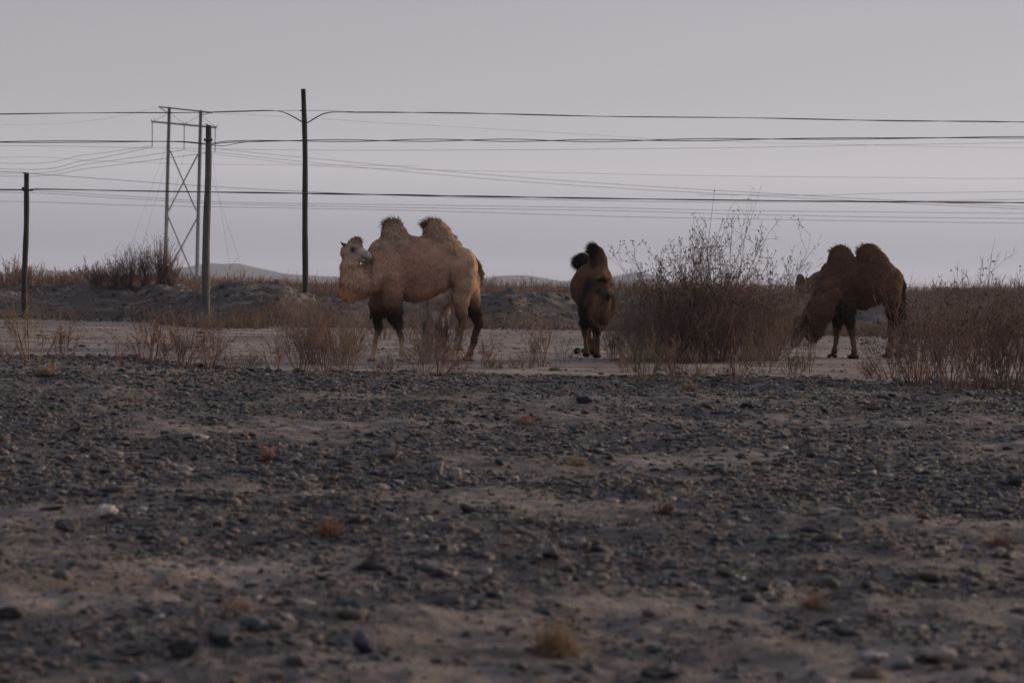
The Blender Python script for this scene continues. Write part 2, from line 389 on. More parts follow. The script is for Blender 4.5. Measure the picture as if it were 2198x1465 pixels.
def gravel():
    s1, f1 = rock_shapes(0, 40, 1); s2, f2 = rock_shapes(1, 40, 2)
    def dens(x, y):
        d = np.clip(0.80 - 2.0 * fbm2(x * .8, y * .7, 61, 4) - .9 * fbm2(x * 2.6, y * 2.1, 66, 3), 0.10, 1)
        d = np.maximum(d, 0.75 * sstep(25, 31, y))
        for (cx, cy, rx, ry, a) in SANDP: d = d * (1 - a * .95 * np.exp(-(((x - cx) / rx) ** 2 + ((y - cy) / ry) ** 2)))
        return d
    def samp(n, y0, y1, pw=1.0):
        u = rng.random(n); y = (y0 ** (pw + 1) + u * (y1 ** (pw + 1) - y0 ** (pw + 1))) ** (1 / (pw + 1))
        x = rng.uniform(-.235, .235, n) * y
        keep = (rng.random(n) < dens(x, y)) & (y < edge_y(x) + 0.15); x, y = x[keep], y[keep]
        return np.stack([x, y, H(x, y)], -1)
    mb = MB()
    p = samp(110000, 15, 34.8, 1.0); s = np.clip(rng.lognormal(math.log(.0165), .5, len(p)), .008, .06)
    mb.add(*place_rocks('', p, s, s1, f1, rng, stone_colors(len(p), rng, .05)))
    p = samp(90000, 7.2, 17.5, 1.0); s = np.clip(rng.lognormal(math.log(.0085), .55, len(p)), .004, .035)
    mb.add(*place_rocks('', p, s, s1, f1, rng, stone_colors(len(p), rng, .05)))
    p = samp(8500, 7.2, 21, 1.0); s = np.clip(rng.lognormal(math.log(.021), .5, len(p)), .011, .065)
    mb.add(*place_rocks('', p, s, s2, f2, rng, stone_colors(len(p), rng, .07)))
    p = samp(1500, 20, 34.8, 1.0); s = np.clip(rng.lognormal(math.log(.036), .35, len(p)), .013, .08)
    mb.add(*place_rocks('', p, s, s2, f2, rng, stone_colors(len(p), rng, .05)))
    # rim of the gravel bank
    x = rng.uniform(-8.2, 8.2, 9000); y = edge_y(x) + rng.normal(-0.35, .4, 9000); p = np.stack([x, y, H(x, y)], -1)
    s = np.clip(rng.lognormal(math.log(.024), .5, len(p)), .010, .09)
    mb.add(*place_rocks('', p, s, s2, f2, rng, stone_colors(len(p), rng, .08)))
    # scattered clods on the sand flat
    y = rng.uniform(34.5, 75, 16000); x = rng.uniform(-.235, .235, 16000) * y; kk = fbm2(x * .35, y * .9, 63, 4) > -.05; x, y = x[kk], y[kk]; p = np.stack([x, y, H(x, y)], -1)
    s = np.clip(rng.lognormal(math.log(.018), .55, len(p)), .008, .1)
    mb.add(*place_rocks('', p, s, s1, f1, rng, stone_colors(len(p), rng, .04) * 1.4))
    o = mb.build('gravel', M['stone']); tag(o, 'dark gravel and pebbles strewn over the foreground ground', 'gravel', kind='stuff')
    # broken ground on the spoil bank
    mb = MB()
    n = 14000; x = rng.uniform(-19, 19, n); bb = np.interp(x, XB, BB); y = bb + rng.uniform(-1, 9, n); p = np.stack([x, y, H(x, y)], -1)
    s = np.clip(rng.lognormal(math.log(.03), .6, n), .014, .13)
    mb.add(*place_rocks('', p, s, s1, f1, rng, stone_colors(n, rng, .03) * np.array((1.45, 1.25, 1.15))))
    o = mb.build('rubble', M['stone']); tag(o, 'clods and rubble lying on the low spoil bank', 'rubble', kind='stuff')
gravel()
print('stones', time.time() - T0)

sBig, fBig = rock_shapes(3, 30, 5)
def rock(px, py, wpx, hpx, c, label, seed, cat='stone'):
    p = gp(px, py); s = wpx / FPX * p.y / 2
    r = np.random.default_rng(seed); P = sBig[seed % 30].copy()
    P = P / np.abs(P).max(axis=0); P *= np.array([s, s * .85, hpx / FPX * p.y * .62])
    P += 0.05 * s * vnoise3(P / s * 4, seed)[:, None]
    a = r.uniform(-.3, .3); P[:, 0], P[:, 1] = P[:, 0] * math.cos(a) - P[:, 1] * math.sin(a), P[:, 0] * math.sin(a) + P[:, 1] * math.cos(a)
    o = mesh_np('stone', P, [fBig], M['stone'], None, np.tile(np.array(c), (len(P), 1)), smooth=False)
    o.location = (p.x, p.y, p.z + hpx / FPX * p.y * .42)
    tag(o, label, cat)
WH = (.42, .38, .35); GY = (.13, .13, .14); DK = (.035, .035, .04); BN = (.10, .06, .045); PI = (.25, .19, .17)
rock(230, 1112, 46, 30, WH, 'pale cream oval stone lying alone at left', 3)
rock(145, 1142, 58, 28, (.06, .058, .062), 'dark slate stone below left of the pale cream stone', 4)
rock(975, 1032, 34, 34, (.16, .15, .15), 'rounded grey stone beside the dark stones in the centre', 5)
rock(940, 1020, 40, 30, GY, 'flat blue grey stone left of the rounded grey stone', 6)
rock(943, 1000, 22, 18, DK, 'small dark pointed stone behind the two grey stones', 7)
rock(972, 1192, 24, 24, (.3, .26, .22), 'small rounded tan stone in centre foreground', 8)
rock(932, 1194, 22, 18, (.17, .19, .18), 'small greenish grey stone left of the small tan stone', 9)
rock(1872, 1425, 66, 26, (.26, .25, .27), 'pale flat stone near bottom right, left of two', 10)
rock(2010, 1420, 92, 34, (.2, .17, .155), 'large pinkish stone near bottom right, right of two', 11)
rock(1930, 1432, 60, 26, GY, 'blue grey stone between the two pale stones at bottom right', 12)
rock(400, 1412, 80, 44, DK, 'big black angular stone near bottom left', 13)
rock(470, 1382, 90, 30, (.05, .05, .055), 'long dark slab behind the big black stone at bottom left', 14)
rock(780, 1400, 58, 50, (.05, .05, .075), 'dark bluish upright stone at bottom left of centre', 15)
rock(545, 1352, 60, 34, (.06, .075, .09), 'blue grey pointed stone right of the long dark slab', 16)
rock(1185, 1197, 50, 24, DK, 'black stone among small ones just right of centre', 17)
rock(1255, 865, 40, 18, (.04, .045, .06), 'dark blue stone on the gravel below the brown camel', 18)
rock(1600, 878, 42, 14, (.012, .012, .014), 'flat black stone on gravel left of the right thicket', 19)
rock(1430, 1105, 44, 26, BN, 'dark brown stone in the middle distance of the gravel', 20)
rock(2180, 1045, 70, 34, DK, 'dark lump of rock at the right edge', 21)
rock(578, 800, 26, 16, (.15, .14, .16), 'mauve grey boulder on the gravel rim left of the camels', 22)
rock(1540, 822, 30, 16, (.05, .06, .065), 'bluish rock on the gravel rim below the tall bush', 23)
rock(840, 985, 60, 16, (.10, .075, .065), 'low brown slab left of the central grey stones', 24)
rock(1241, 759, 20, 13, (.01, .011, .01), 'black lump standing on sand beside the brown camel feet', 25)
rock(1254, 757, 16, 10, (.04, .048, .042), 'low greenish lump between the black lump and the camel feet', 26)
rock(20, 1335, 70, 30, DK, 'dark rock at the left edge of the foreground', 27)
rock(1640, 1270, 50, 22, (.05, .05, .05), 'flat dark stone left of the small straw tuft', 28)

# ------------------------------------------------------------------ poles, tower and wires
def pole(px0, py0, px1, py1, Y, r0, r1, mat, name, label, bend=0.0, parts=True):
    b = at(px0, py0, Y); t = at(px1, py1, Y)
    z0 = min(gz(b.x, Y), b.z) - 0.4
    root = empty(name, (b.x, b.y, gz(b.x, Y)))
    d = (t - b); b2 = b + d * ((z0 - b.z) / d.z)
    pts = []; n = 14; rad = []
    for i in range(n):
        f = i / (n - 1); p = b2.lerp(t, f) - Vector(root.location)
        p.x += bend * math.sin(math.pi * f) + 0.012 * math.sin(f * 9 + px0); pts.append(p); rad.append(r0 * (1 - f) + r1 * f + 0.004 * math.sin(f * 23 + px0))
    mb = MB(); mb.tube(pts, rad, 14, (1, 1, 1)); mb.build('shaft', mat, root, smooth=False)
    tag(root, label, 'utility pole', 'utility poles carrying the telephone cables')
    return root, t
def loc(root, p): return tuple(Vector(p) - Vector(root.location))
pl, _ = pole(52, 668, 58, 372, 80, .085, .072, M['wood_pole'], 'utility_pole', 'short brown wooden pole at far left carrying the lowest cable')
mb = MB()
c = at(57, 405, 80); mb.tube([loc(pl, c + Vector((-.12, -.1, .02))), loc(pl, c + Vector((-.02, -.09, .0)))], .035, 6, (1, 1, 1))
mb.tube([loc(pl, c + Vector((-.09, -.1, -.06))), loc(pl, c + Vector((.09, -.1, -.06)))], .02, 6, (1, 1, 1)); mb.build('cable_clamp', M['cable'], pl)
pc, _ = pole(440.5, 687, 448, 269, 72, .115, .075, M['concrete'], 'concrete_pole', 'grey concrete pole in front of the lattice tower with pale band at its foot')
c = at(447.5, 301, 72); mb = MB()
mb.tube([loc(pc, c + Vector((-.11, -.09, 0))), loc(pc, c + Vector((.11, -.09, 0)))], .028, 6, (1, 1, 1))
for s in (-1, 1): mb.tube([loc(pc, c + Vector((s * .1, -.09, -.03))), loc(pc, c + Vector((s * .1, -.09, .04)))], .014, 6, (1, 1, 1))
mb.build('bracket', M['cable'], pc)
mb = MB(); c = at(448, 269, 72); mb.tube([loc(pc, c + Vector((0, -.04, 0))), loc(pc, c + Vector((-.09, -.04, .04)))], .012, 5, (1, 1, 1)); mb.build('top_pin', M['cable'], pc)
mb = MB(); b0 = at(439.3, 682, 72); b1 = at(440, 652, 72)
mb.tube([loc(pc, b0 + Vector((-.05, -.08, 0))), loc(pc, b1 + Vector((-.05, -.08, 0)))], .045, 8, (1, 1, 1)); mb.build('painted_band', M['paint_band'], pc)
pd, _ = pole(654.5, 642, 651.5, 191, 85, .095, .073, M['wood_pole'], 'utility_pole', 'tall dark wooden pole with the highest cable, nearest the pale camel', bend=0.03)
mb = MB(); c = at(651, 238, 85); mb.tube([loc(pd, c + Vector((-.1, -.08, 0))), loc(pd, c + Vector((.08, -.08, 0)))], .02, 6, (1, 1, 1)); mb.build('bracket', M['cable'], pd)

def tower():
    Y = 300; b = at(389, 612, Y); root = empty('transmission_tower', (b.x, b.y, gz(b.x, Y)))
    tag(root, 'twin legged cross braced power line tower with hanging insulators', 'transmission tower')
    q = lambda px, py, dy=0.0: loc(root, at(px, py, Y + dy))
    def leg(a, c):
        A = Vector(q(*a)); C = Vector(q(*c)); mb = MB(); D = C - A
        A = A + D * ((-1 - A.z) / D.z); mb.tube([A, C], [.23, .17], 12, (1, 1, 1)); mb.build('leg', M['tower'], root)
    leg((354.5, 600), (363.5, 230)); leg((422.5, 612), (431, 237))
    for a, c in (((365, 323), (421, 452)), ((425, 331), (361, 454)), ((361, 465), (418, 600)), ((422, 470), (358, 588))):
        mb = MB(); mb.tube([q(*a), q(*c)], .075, 6, (1, 1, 1)); mb.build('brace', M['tower'], root)
    mb = MB(); mb.tube([q(340, 229), q(456, 242)], .08, 6, (1, 1, 1)); mb.tube([q(342, 230), q(361, 243)], .05, 5, (1, 1, 1)); mb.tube([q(433, 247), q(454, 241)], .05, 5, (1, 1, 1))
    mb.build('upper_arm', M['tower'], root)
    mb = MB(); mb.tube([q(325, 261), q(465, 274)], .10, 6, (1, 1, 1))
    for a, c in (((328, 262), (362, 243)), ((366, 243), (394, 266)), ((398, 266), (429, 248)), ((433, 250), (462, 272))): mb.tube([q(*a), q(*c)], .018, 4, (1, 1, 1))
    for x, y in ((328, 261), (396, 267), (463, 273)):
        for s in (-4, 4): mb.tube([q(x, y + 2), q(x + s, y - 5)], .04, 4, (1, 1, 1))
    mb.build('lower_arm', M['tower'], root)
    for x, y in ((327, 263), (395.5, 269), (462, 275)):
        mb = MB(); P = []; rd = []
        for i in range(24):
            P.append(q(x - .3 * i / 23, y + 52 * i / 23)); rd.append(.075 if i % 2 else .03)
        mb.tube(P, rd, 8, (1, 1, 1)); mb.build('insulator', M['tower'], root)
    for a, c in (((362, 300), (255, 600)), ((362, 330), (285, 600)), ((430, 300), (530, 612)), ((455, 330), (500, 612)), ((395, 330), (330, 600))):
        mb = MB(); mb.tube([q(*a, -3), q(*c, -25)], .012, 4, (1, 1, 1)); mb.build('stay_wire', M['wire'], root)
tower()

def catmull(pts, n):
    P = np.array(pts, float); P = np.vstack([2 * P[0] - P[1], P, 2 * P[-1] - P[-2]]); o = []
    for i in range(1, len(P) - 2):
        for t in np.linspace(0, 1, n, endpoint=False):
            a, b, c, d = P[i - 1:i + 3]
            o.append(.5 * ((2 * b) + (c - a) * t + (2 * a - 5 * b + 4 * c - d) * t * t + (3 * b - a - 3 * c + d) * t ** 3))
    o.append(P[-2]); return np.array(o)
def wire(pts, Y0, Y1, r, label, mat='wire', cat='wire', name='power_line', group='power lines strung from the tower', n=16, twist=0.0, strands=1):
    """pts: (px,py) along the span; distance runs from Y0 at the first to Y1 at the last"""
    xs = [p[0] for p in pts]
    q = catmull([(p[0], p[1]) for p in pts], n)
    mb = MB()
    Yd = lambda x: Y0 + (Y1 - Y0) * (x - xs[0]) / (xs[-1] - xs[0])
    W = np.array([atn(a, b, Yd(a)) for a, b in q])
    for s in range(strands):
        Ws = W.copy()
        if twist:
            ph = np.cumsum(np.linalg.norm(np.diff(W, axis=0, prepend=W[:1]), axis=1))
            f = ph * 1.1 + 1.3 * np.sin(ph * .31); Ws[:, 2] += twist * np.sin(f + s * math.pi) * (0.4 + 0.6 * np.abs(np.sin(ph * .17 + 1))); Ws[:, 1] += twist * np.cos(f + s * math.pi)
        mb.tube(Ws, r, 5, (1, 1, 1))
    o = mb.build(name, M[mat]); tag(o, label, cat, group)
TG = 'telephone cables on the roadside poles'
wire([(-700, 256), (0, 245), (250, 242), (400, 242), (520, 239), (600, 239), (648, 261), (660, 263), (700, 243), (760, 241), (1000, 243), (1300, 250), (1600, 253), (1900, 259), (2198, 262), (2900, 272)], 85, 85, .010,
     'highest thick cable, dipping in a V at the tall dark pole', 'cable', 'cable', 'telephone_cable', TG, 24, .012, 2)
wire([(440, 241), (590, 238), (650, 237), (710, 238), (760, 240)], 84.8, 84.8, .006, 'thin bracing wire bridging the V dip at the tall dark pole', 'cable', 'cable', 'bracing_wire')
wire([(-700, 312), (0, 305), (220, 304), (380, 304), (447, 309), (500, 304), (650, 302), (800, 302), (1000, 301), (1300, 302), (1600, 299), (1900, 297), (2198, 295), (2900, 296)], 72, 72, .0105,
     'twisted double cable fixed to the grey concrete pole', 'cable', 'cable', 'telephone_cable', TG, 40, .03, 2)
wire([(448, 311), (480, 313), (520, 306), (580, 302)], 72, 72, .008, 'slack cable loop just right of the concrete pole bracket', 'cable', 'cable', 'telephone_cable', TG, 10)
wire([(-700, 404), (0, 407), (56, 409), (90, 406), (300, 410), (650, 415), (1000, 421), (1300, 426), (1600, 430), (1900, 433), (2198, 435), (2900, 440)], 80, 80, .013,
     'lowest thick dark cable, passing the short brown pole', 'cable', 'cable', 'telephone_cable', TG, 24, .012, 2)
PW = [([(-700, 300), (0, 362), (180, 345), (327, 316)], 500, 300, .024, 'uppermost faint conductor rising from the left edge to the left insulator'),
      ([(-700, 300), (0, 350), (180, 333), (327, 313)], 500, 300, .02, 'faint conductor just above its twin at the left insulator'),
      ([(-700, 330), (0, 372), (200, 350), (395, 322)], 500, 300, .024, 'faint conductor from the left edge to the middle insulator'),
      ([(-700, 340), (0, 378), (200, 360), (461, 326)], 500, 300, .024, 'lowest faint conductor from the left edge to the right insulator'),
      ([(461, 319), (650, 338), (1000, 371), (1300, 394), (1700, 418), (1900, 429), (2198, 444), (2900, 480)], 300, 180, .016, 'sloping conductor from the right insulator, upper of the pair'),
      ([(461, 326), (650, 347), (1000, 380), (1300, 402), (1700, 424), (1900, 434), (2198, 449), (2900, 484)], 300, 180, .016, 'sloping conductor from the right insulator, lower of the pair'),
      ([(395, 322), (650, 353), (820, 362), (1080, 368), (1500, 377), (1900, 381), (2198, 383), (2900, 380)], 300, 260, .013, 'thin long line crossing the middle of the sky above the sloping pair'),
      ([(456, 242), (650, 253), (900, 268), (1200, 285), (1450, 300), (1800, 310), (2198, 318)], 300, 260, .010, 'very faint ground wire falling right from the tower top'),
      ([(-700, 262), (0, 268), (200, 258), (340, 231)], 480, 300, .010, 'very faint ground wire left of the tower top'),
      ([(-700, 320), (0, 313), (300, 317), (650, 322), (1000, 322), (1500, 318), (1900, 311), (2198, 306), (2900, 290)], 210, 210, .011, 'thin line close below the twisted double cable'),
      ([(-700, 345), (0, 368), (58, 372), (250, 386), (400, 397), (650, 411), (900, 421), (1200, 429), (1600, 434), (2198, 428), (2900, 410)], 130, 170, .011, 'grey line passing over the top of the short brown pole'),
      ([(1500, 418), (1750, 419), (1900, 415), (2198, 411), (2900, 400)], 220, 260, .013, 'thin line rising gently to the right edge above the lowest cable'),
      ([(-700, 400), (0, 407), (250, 420), (500, 434), (900, 440), (1300, 446), (1600, 452), (1900, 455), (2198, 458), (2900, 463)], 200, 200, .013, 'thin line just beneath the lowest thick cable, first below it'),
      ([(-700, 405), (0, 412), (250, 425), (500, 438), (900, 446), (1300, 452), (1600, 460), (1900, 466), (2198, 469), (2900, 475)], 200, 200, .013, 'thin line beneath the lowest thick cable, second below it'),
      ([(-700, 425), (0, 432), (300, 441), (650, 447), (900, 452), (1300, 464), (1600, 470), (1900, 475), (2198, 479), (2900, 487)], 200, 200, .013, 'lowest of all the thin lines, crossing above the pale camel'),
      ([(-700, 360), (0, 338), (200, 345), (400, 352), (650, 354), (900, 356)], 260, 260, .010, 'faint line crossing behind the tower below its insulators')]
for p, a, b, r, l in PW: wire(p, a, b, r, l)
print('wires', time.time() - T0)

# ------------------------------------------------------------------ implicit-surface bodies (camels)
def rot_z(a): c, s = math.cos(a), math.sin(a); return np.array([[c, -s, 0], [s, c, 0], [0, 0, 1.]])
def rot_y(a): c, s = math.cos(a), math.sin(a); return np.array([[c, 0, s], [0, 1, 0], [-s, 0, c]])
class Body:
    def __init__(s): s.p = []
    def rc(s, a, b, ra, rb, c, k=.05, fl=.03):                         # tapered capsule
        s.p.append(('rc', np.array(a, float), np.array(b, float), ra, rb, np.array(c, float), k, fl)); return s
    def el(s, c, r, M3, colr, k=.08, fl=.03):                          # ellipsoid, M3 columns = axes
        s.p.append(('el', np.array(c, float), np.array(r, float), M3, None, np.array(colr, float), k, fl)); return s
    def chain(s, pts, rad, cols, k=.04, fl=.03):
        for i in range(len(pts) - 1):
            cc = cols[i] if isinstance(cols, list) else cols
            ff = fl[i] if isinstance(fl, list) else fl
            s.rc(pts[i], pts[i + 1], rad[i], rad[i + 1], cc, k, ff)
        return s
    @staticmethod
    def dist(p, X):
        if p[0] == 'rc':
            a, b, ra, rb = p[1:5]; ab = b - a; L2 = ab @ ab + 1e-9
            t = np.clip(((X - a) @ ab) / L2, 0, 1)
            return np.linalg.norm(X - a - t[..., None] * ab, axis=-1) - (ra + (rb - ra) * t)
        c, r, M3 = p[1], p[2], p[3]
        q = (X - c) @ M3
        k0 = np.linalg.norm(q / r, axis=-1); k1 = np.linalg.norm(q / (r * r), axis=-1) + 1e-9
        return k0 * (k0 - 1) / k1
    def bounds(s, p):
        if p[0] == 'rc':
            r = max(p[3], p[4]); return np.minimum(p[1], p[2]) - r, np.maximum(p[1], p[2]) + r
        r = p[2].max(); return p[1] - r, p[1] + r
    def mesh(s, vox=.02, bumpy=.008, seed=0):
        lo = np.min([s.bounds(p)[0] for p in s.p], axis=0) - .12; hi = np.max([s.bounds(p)[1] for p in s.p], axis=0) + .12
        n = np.ceil((hi - lo) / vox).astype(int) + 1
        D = np.full(n, 0.6, dtype=np.float32)
        ax = [lo[i] + vox * np.arange(n[i]) for i in range(3)]
        for p in s.p:
            a, b = s.bounds(p); mg = p[6] * 1.5 + .06
            i0 = np.maximum(((a - mg - lo) / vox).astype(int), 0); i1 = np.minimum(((b + mg - lo) / vox).astype(int) + 2, n)
            G = np.stack(np.meshgrid(*[ax[i][i0[i]:i1[i]] for i in range(3)], indexing='ij'), -1)
            d = s.dist(p, G); sl = tuple(slice(i0[i], i1[i]) for i in range(3)); o = D[sl]; k = p[6]
            h = np.clip(.5 + .5 * (o - d) / k, 0, 1)
            D[sl] = o * (1 - h) + d * h - k * h * (1 - h)
        near = np.abs(D) < .08
        I = np.argwhere(near); P = lo + I * vox
        if bumpy: D[near] += (bumpy * 2.2 * vnoise3(P * 7, seed) + bumpy * 1.2 * vnoise3(P * 19, seed + 3)).astype(np.float32)
        # surface nets
        sg = D < 0
        act = np.zeros(n - 1, bool); S = [sg[i:n[0] - 1 + i, j:n[1] - 1 + j, k:n[2] - 1 + k] for i in (0, 1) for j in (0, 1) for k in (0, 1)]
        a_all = np.logical_and.reduce(S); a_any = np.logical_or.reduce(S); act = a_any & ~a_all
        C = np.argwhere(act); vid = np.full(n - 1, -1, dtype=np.int64); vid[act] = np.arange(len(C))
        acc = np.zeros((len(C), 3)); cnt = np.zeros(len(C))
        cor = [(i, j, k) for i in (0, 1) for j in (0, 1) for k in (0, 1)]
        for u in range(8):
            for v in range(u + 1, 8):
                cu, cv = np.array(cor[u]), np.array(cor[v])
                if np.abs(cu - cv).sum() != 1: continue
                A = C + cu; B = C + cv
                da = D[A[:, 0], A[:, 1], A[:, 2]]; db = D[B[:, 0], B[:, 1], B[:, 2]]
                x = (da < 0) != (db < 0); t = np.where(x, da / (da - db + 1e-12), 0)
                acc += np.where(x[:, None], cu + (cv - cu) * t[:, None], 0); cnt += x
        V = lo + (C + acc / cnt[:, None]) * vox
        Fq = []
        for a in range(3):
            b_, c_ = [(1, 2), (2, 0), (0, 1)][a]
            s0 = [slice(None)] * 3; s1 = [slice(None)] * 3; s0[a] = slice(0, n[a] - 1); s1[a] = slice(1, n[a])
            ch = sg[tuple(s0)] != sg[tuple(s1)]
            E = np.argwhere(ch); E = E[(E[:, b_] > 0) & (E[:, c_] > 0) & (E[:, b_] < n[b_] - 1) & (E[:, c_] < n[c_] - 1)]
            eb = np.zeros(3, int); eb[b_] = 1; ec = np.zeros(3, int); ec[c_] = 1
            g = lambda Q: vid[Q[:, 0], Q[:, 1], Q[:, 2]]
            q = np.stack([g(E - eb - ec), g(E - ec), g(E), g(E - eb)], -1)
            fl = sg[E[:, 0], E[:, 1], E[:, 2]]
            q[~fl] = q[~fl][:, ::-1]; Fq.append(q)
        Fq = np.concatenate(Fq); Fq = Fq[(Fq >= 0).all(axis=1)]
        W = np.zeros(len(V)); Cc = np.zeros((len(V), 3)); Fl = np.zeros(len(V))
        for p in s.p:
            d = s.dist(p, V); wgt = np.exp(-np.clip(d, -.2, .5) / .022); W += wgt; Cc += wgt[:, None] * p[5]; Fl += wgt * p[7]
        return V, Fq, Cc / W[:, None], Fl / W
def coat(V, F, C, Fl, n, seed, back, name, parent, wid=.006, lift=.35, gain=1.0, shade=(.75, 1.22)):
    """short tapering locks of wool all over a body, lying back and down"""
    r = np.random.default_rng(seed)
    a, b, c, d = (V[F[:, i]] for i in range(4))
    nr = np.cross(c - a, d - b); ar = np.linalg.norm(nr, axis=1); nr /= ar[:, None] + 1e-12
    wt = ar * (Fl[F].mean(axis=1) > .004); i = r.choice(len(F), n, p=wt / wt.sum())
    u, v = r.random((2, n, 1)); P = (a[i] * (1 - u) + b[i] * u) * (1 - v) + (d[i] * (1 - u) + c[i] * u) * v
    Nn = nr[i]; fl = Fl[F[i]].mean(axis=1) * r.uniform(.5, 1.4, n) * gain; cl = C[F[i]].mean(axis=1) * r.uniform(*shade, (n, 1))
    bk = np.array(back) if np.ndim(back) == 1 else back(P)
    g = np.array([0, 0, -1.]) * .9 + bk * .45 + r.normal(0, .28, (n, 3))
    clump = np.stack([vnoise3(P * 16, 5 + k) for k in range(3)], -1) * 1.5
    g = g + clump
    g = g - Nn * (g * Nn).sum(1, keepdims=True); g /= np.linalg.norm(g, axis=1, keepdims=True) + 1e-9
    dr = g + Nn * lift * r.uniform(.5, 1.5, (n, 1)); dr /= np.linalg.norm(dr, axis=1, keepdims=True)
    sd = np.cross(Nn, dr); sd /= np.linalg.norm(sd, axis=1, keepdims=True) + 1e-9
    wd = (wid * r.uniform(.6, 1.4, n))[:, None]
    p0 = P - Nn * .004; p1 = P + dr * fl[:, None] * .55; p2 = P + dr * fl[:, None] + np.array([0, 0, -1]) * fl[:, None] * .22 - Nn * fl[:, None] * .1
    VV = np.stack([p0 - sd * wd, p0 + sd * wd, p1 + sd * wd * .75, p1 - sd * wd * .75, p2], 1).reshape(-1, 3)
    k = np.arange(n)[:, None] * 5
    return mesh_np(name, VV, [k + np.array([0, 1, 2, 3]), k + np.array([3, 2, 4])], M['wool'], parent, np.repeat(cl, 5, axis=0))
def tuft(centre, rad, n, length, direc, spread, colr, seed, name, parent, wid=.005, droop=.2):
    r = np.random.default_rng(seed); c = np.array(centre, float)
    q = r.normal(size=(n, 3)); q /= np.linalg.norm(q, axis=1, keepdims=True); q *= np.array(rad) * r.random((n, 1)) ** .5
    P = c + q; d = np.array(direc, float) + q / np.max(rad) * spread + r.normal(0, .22, (n, 3)); d /= np.linalg.norm(d, axis=1, keepdims=True)
    ln = length * r.uniform(.5, 1.25, (n, 1)); sd = np.cross(d, r.normal(size=(n, 3))); sd /= np.linalg.norm(sd, axis=1, keepdims=True)
    wd = wid * r.uniform(.6, 1.3, (n, 1)); cl = np.array(colr) * r.uniform(.6, 1.35, (n, 1))
    p1 = P + d * ln * .55; p2 = P + d * ln + np.array([0, 0, -1]) * ln * droop
    VV = np.stack([P - sd * wd, P + sd * wd, p1 + sd * wd * .7, p1 - sd * wd * .7, p2], 1).reshape(-1, 3)
    k = np.arange(n)[:, None] * 5
    return mesh_np(name, VV, [k + np.array([0, 1, 2, 3]), k + np.array([3, 2, 4])], M['wool'], parent, np.repeat(cl, 5, axis=0))
def ball(name, c, r, mat, parent, sc3=(1, 1, 1)):
    V, F = ico(2); o = mesh_np(name, V * r * np.array(sc3), [F], mat, parent, smooth=True); o.location = c; return o

def camel_root(px, py, Y, label):
    b = at(px, py, Y); root = empty('camel', (b.x, b.y, gz(b.x, b.y)))
    tag(root, label, 'camel', 'two-humped camels')
    o = np.array(root.location)
    return root, (lambda x, y, w=0.0: atn(x, y, Y + w) - o)

DKL = (.030, .019, .014)
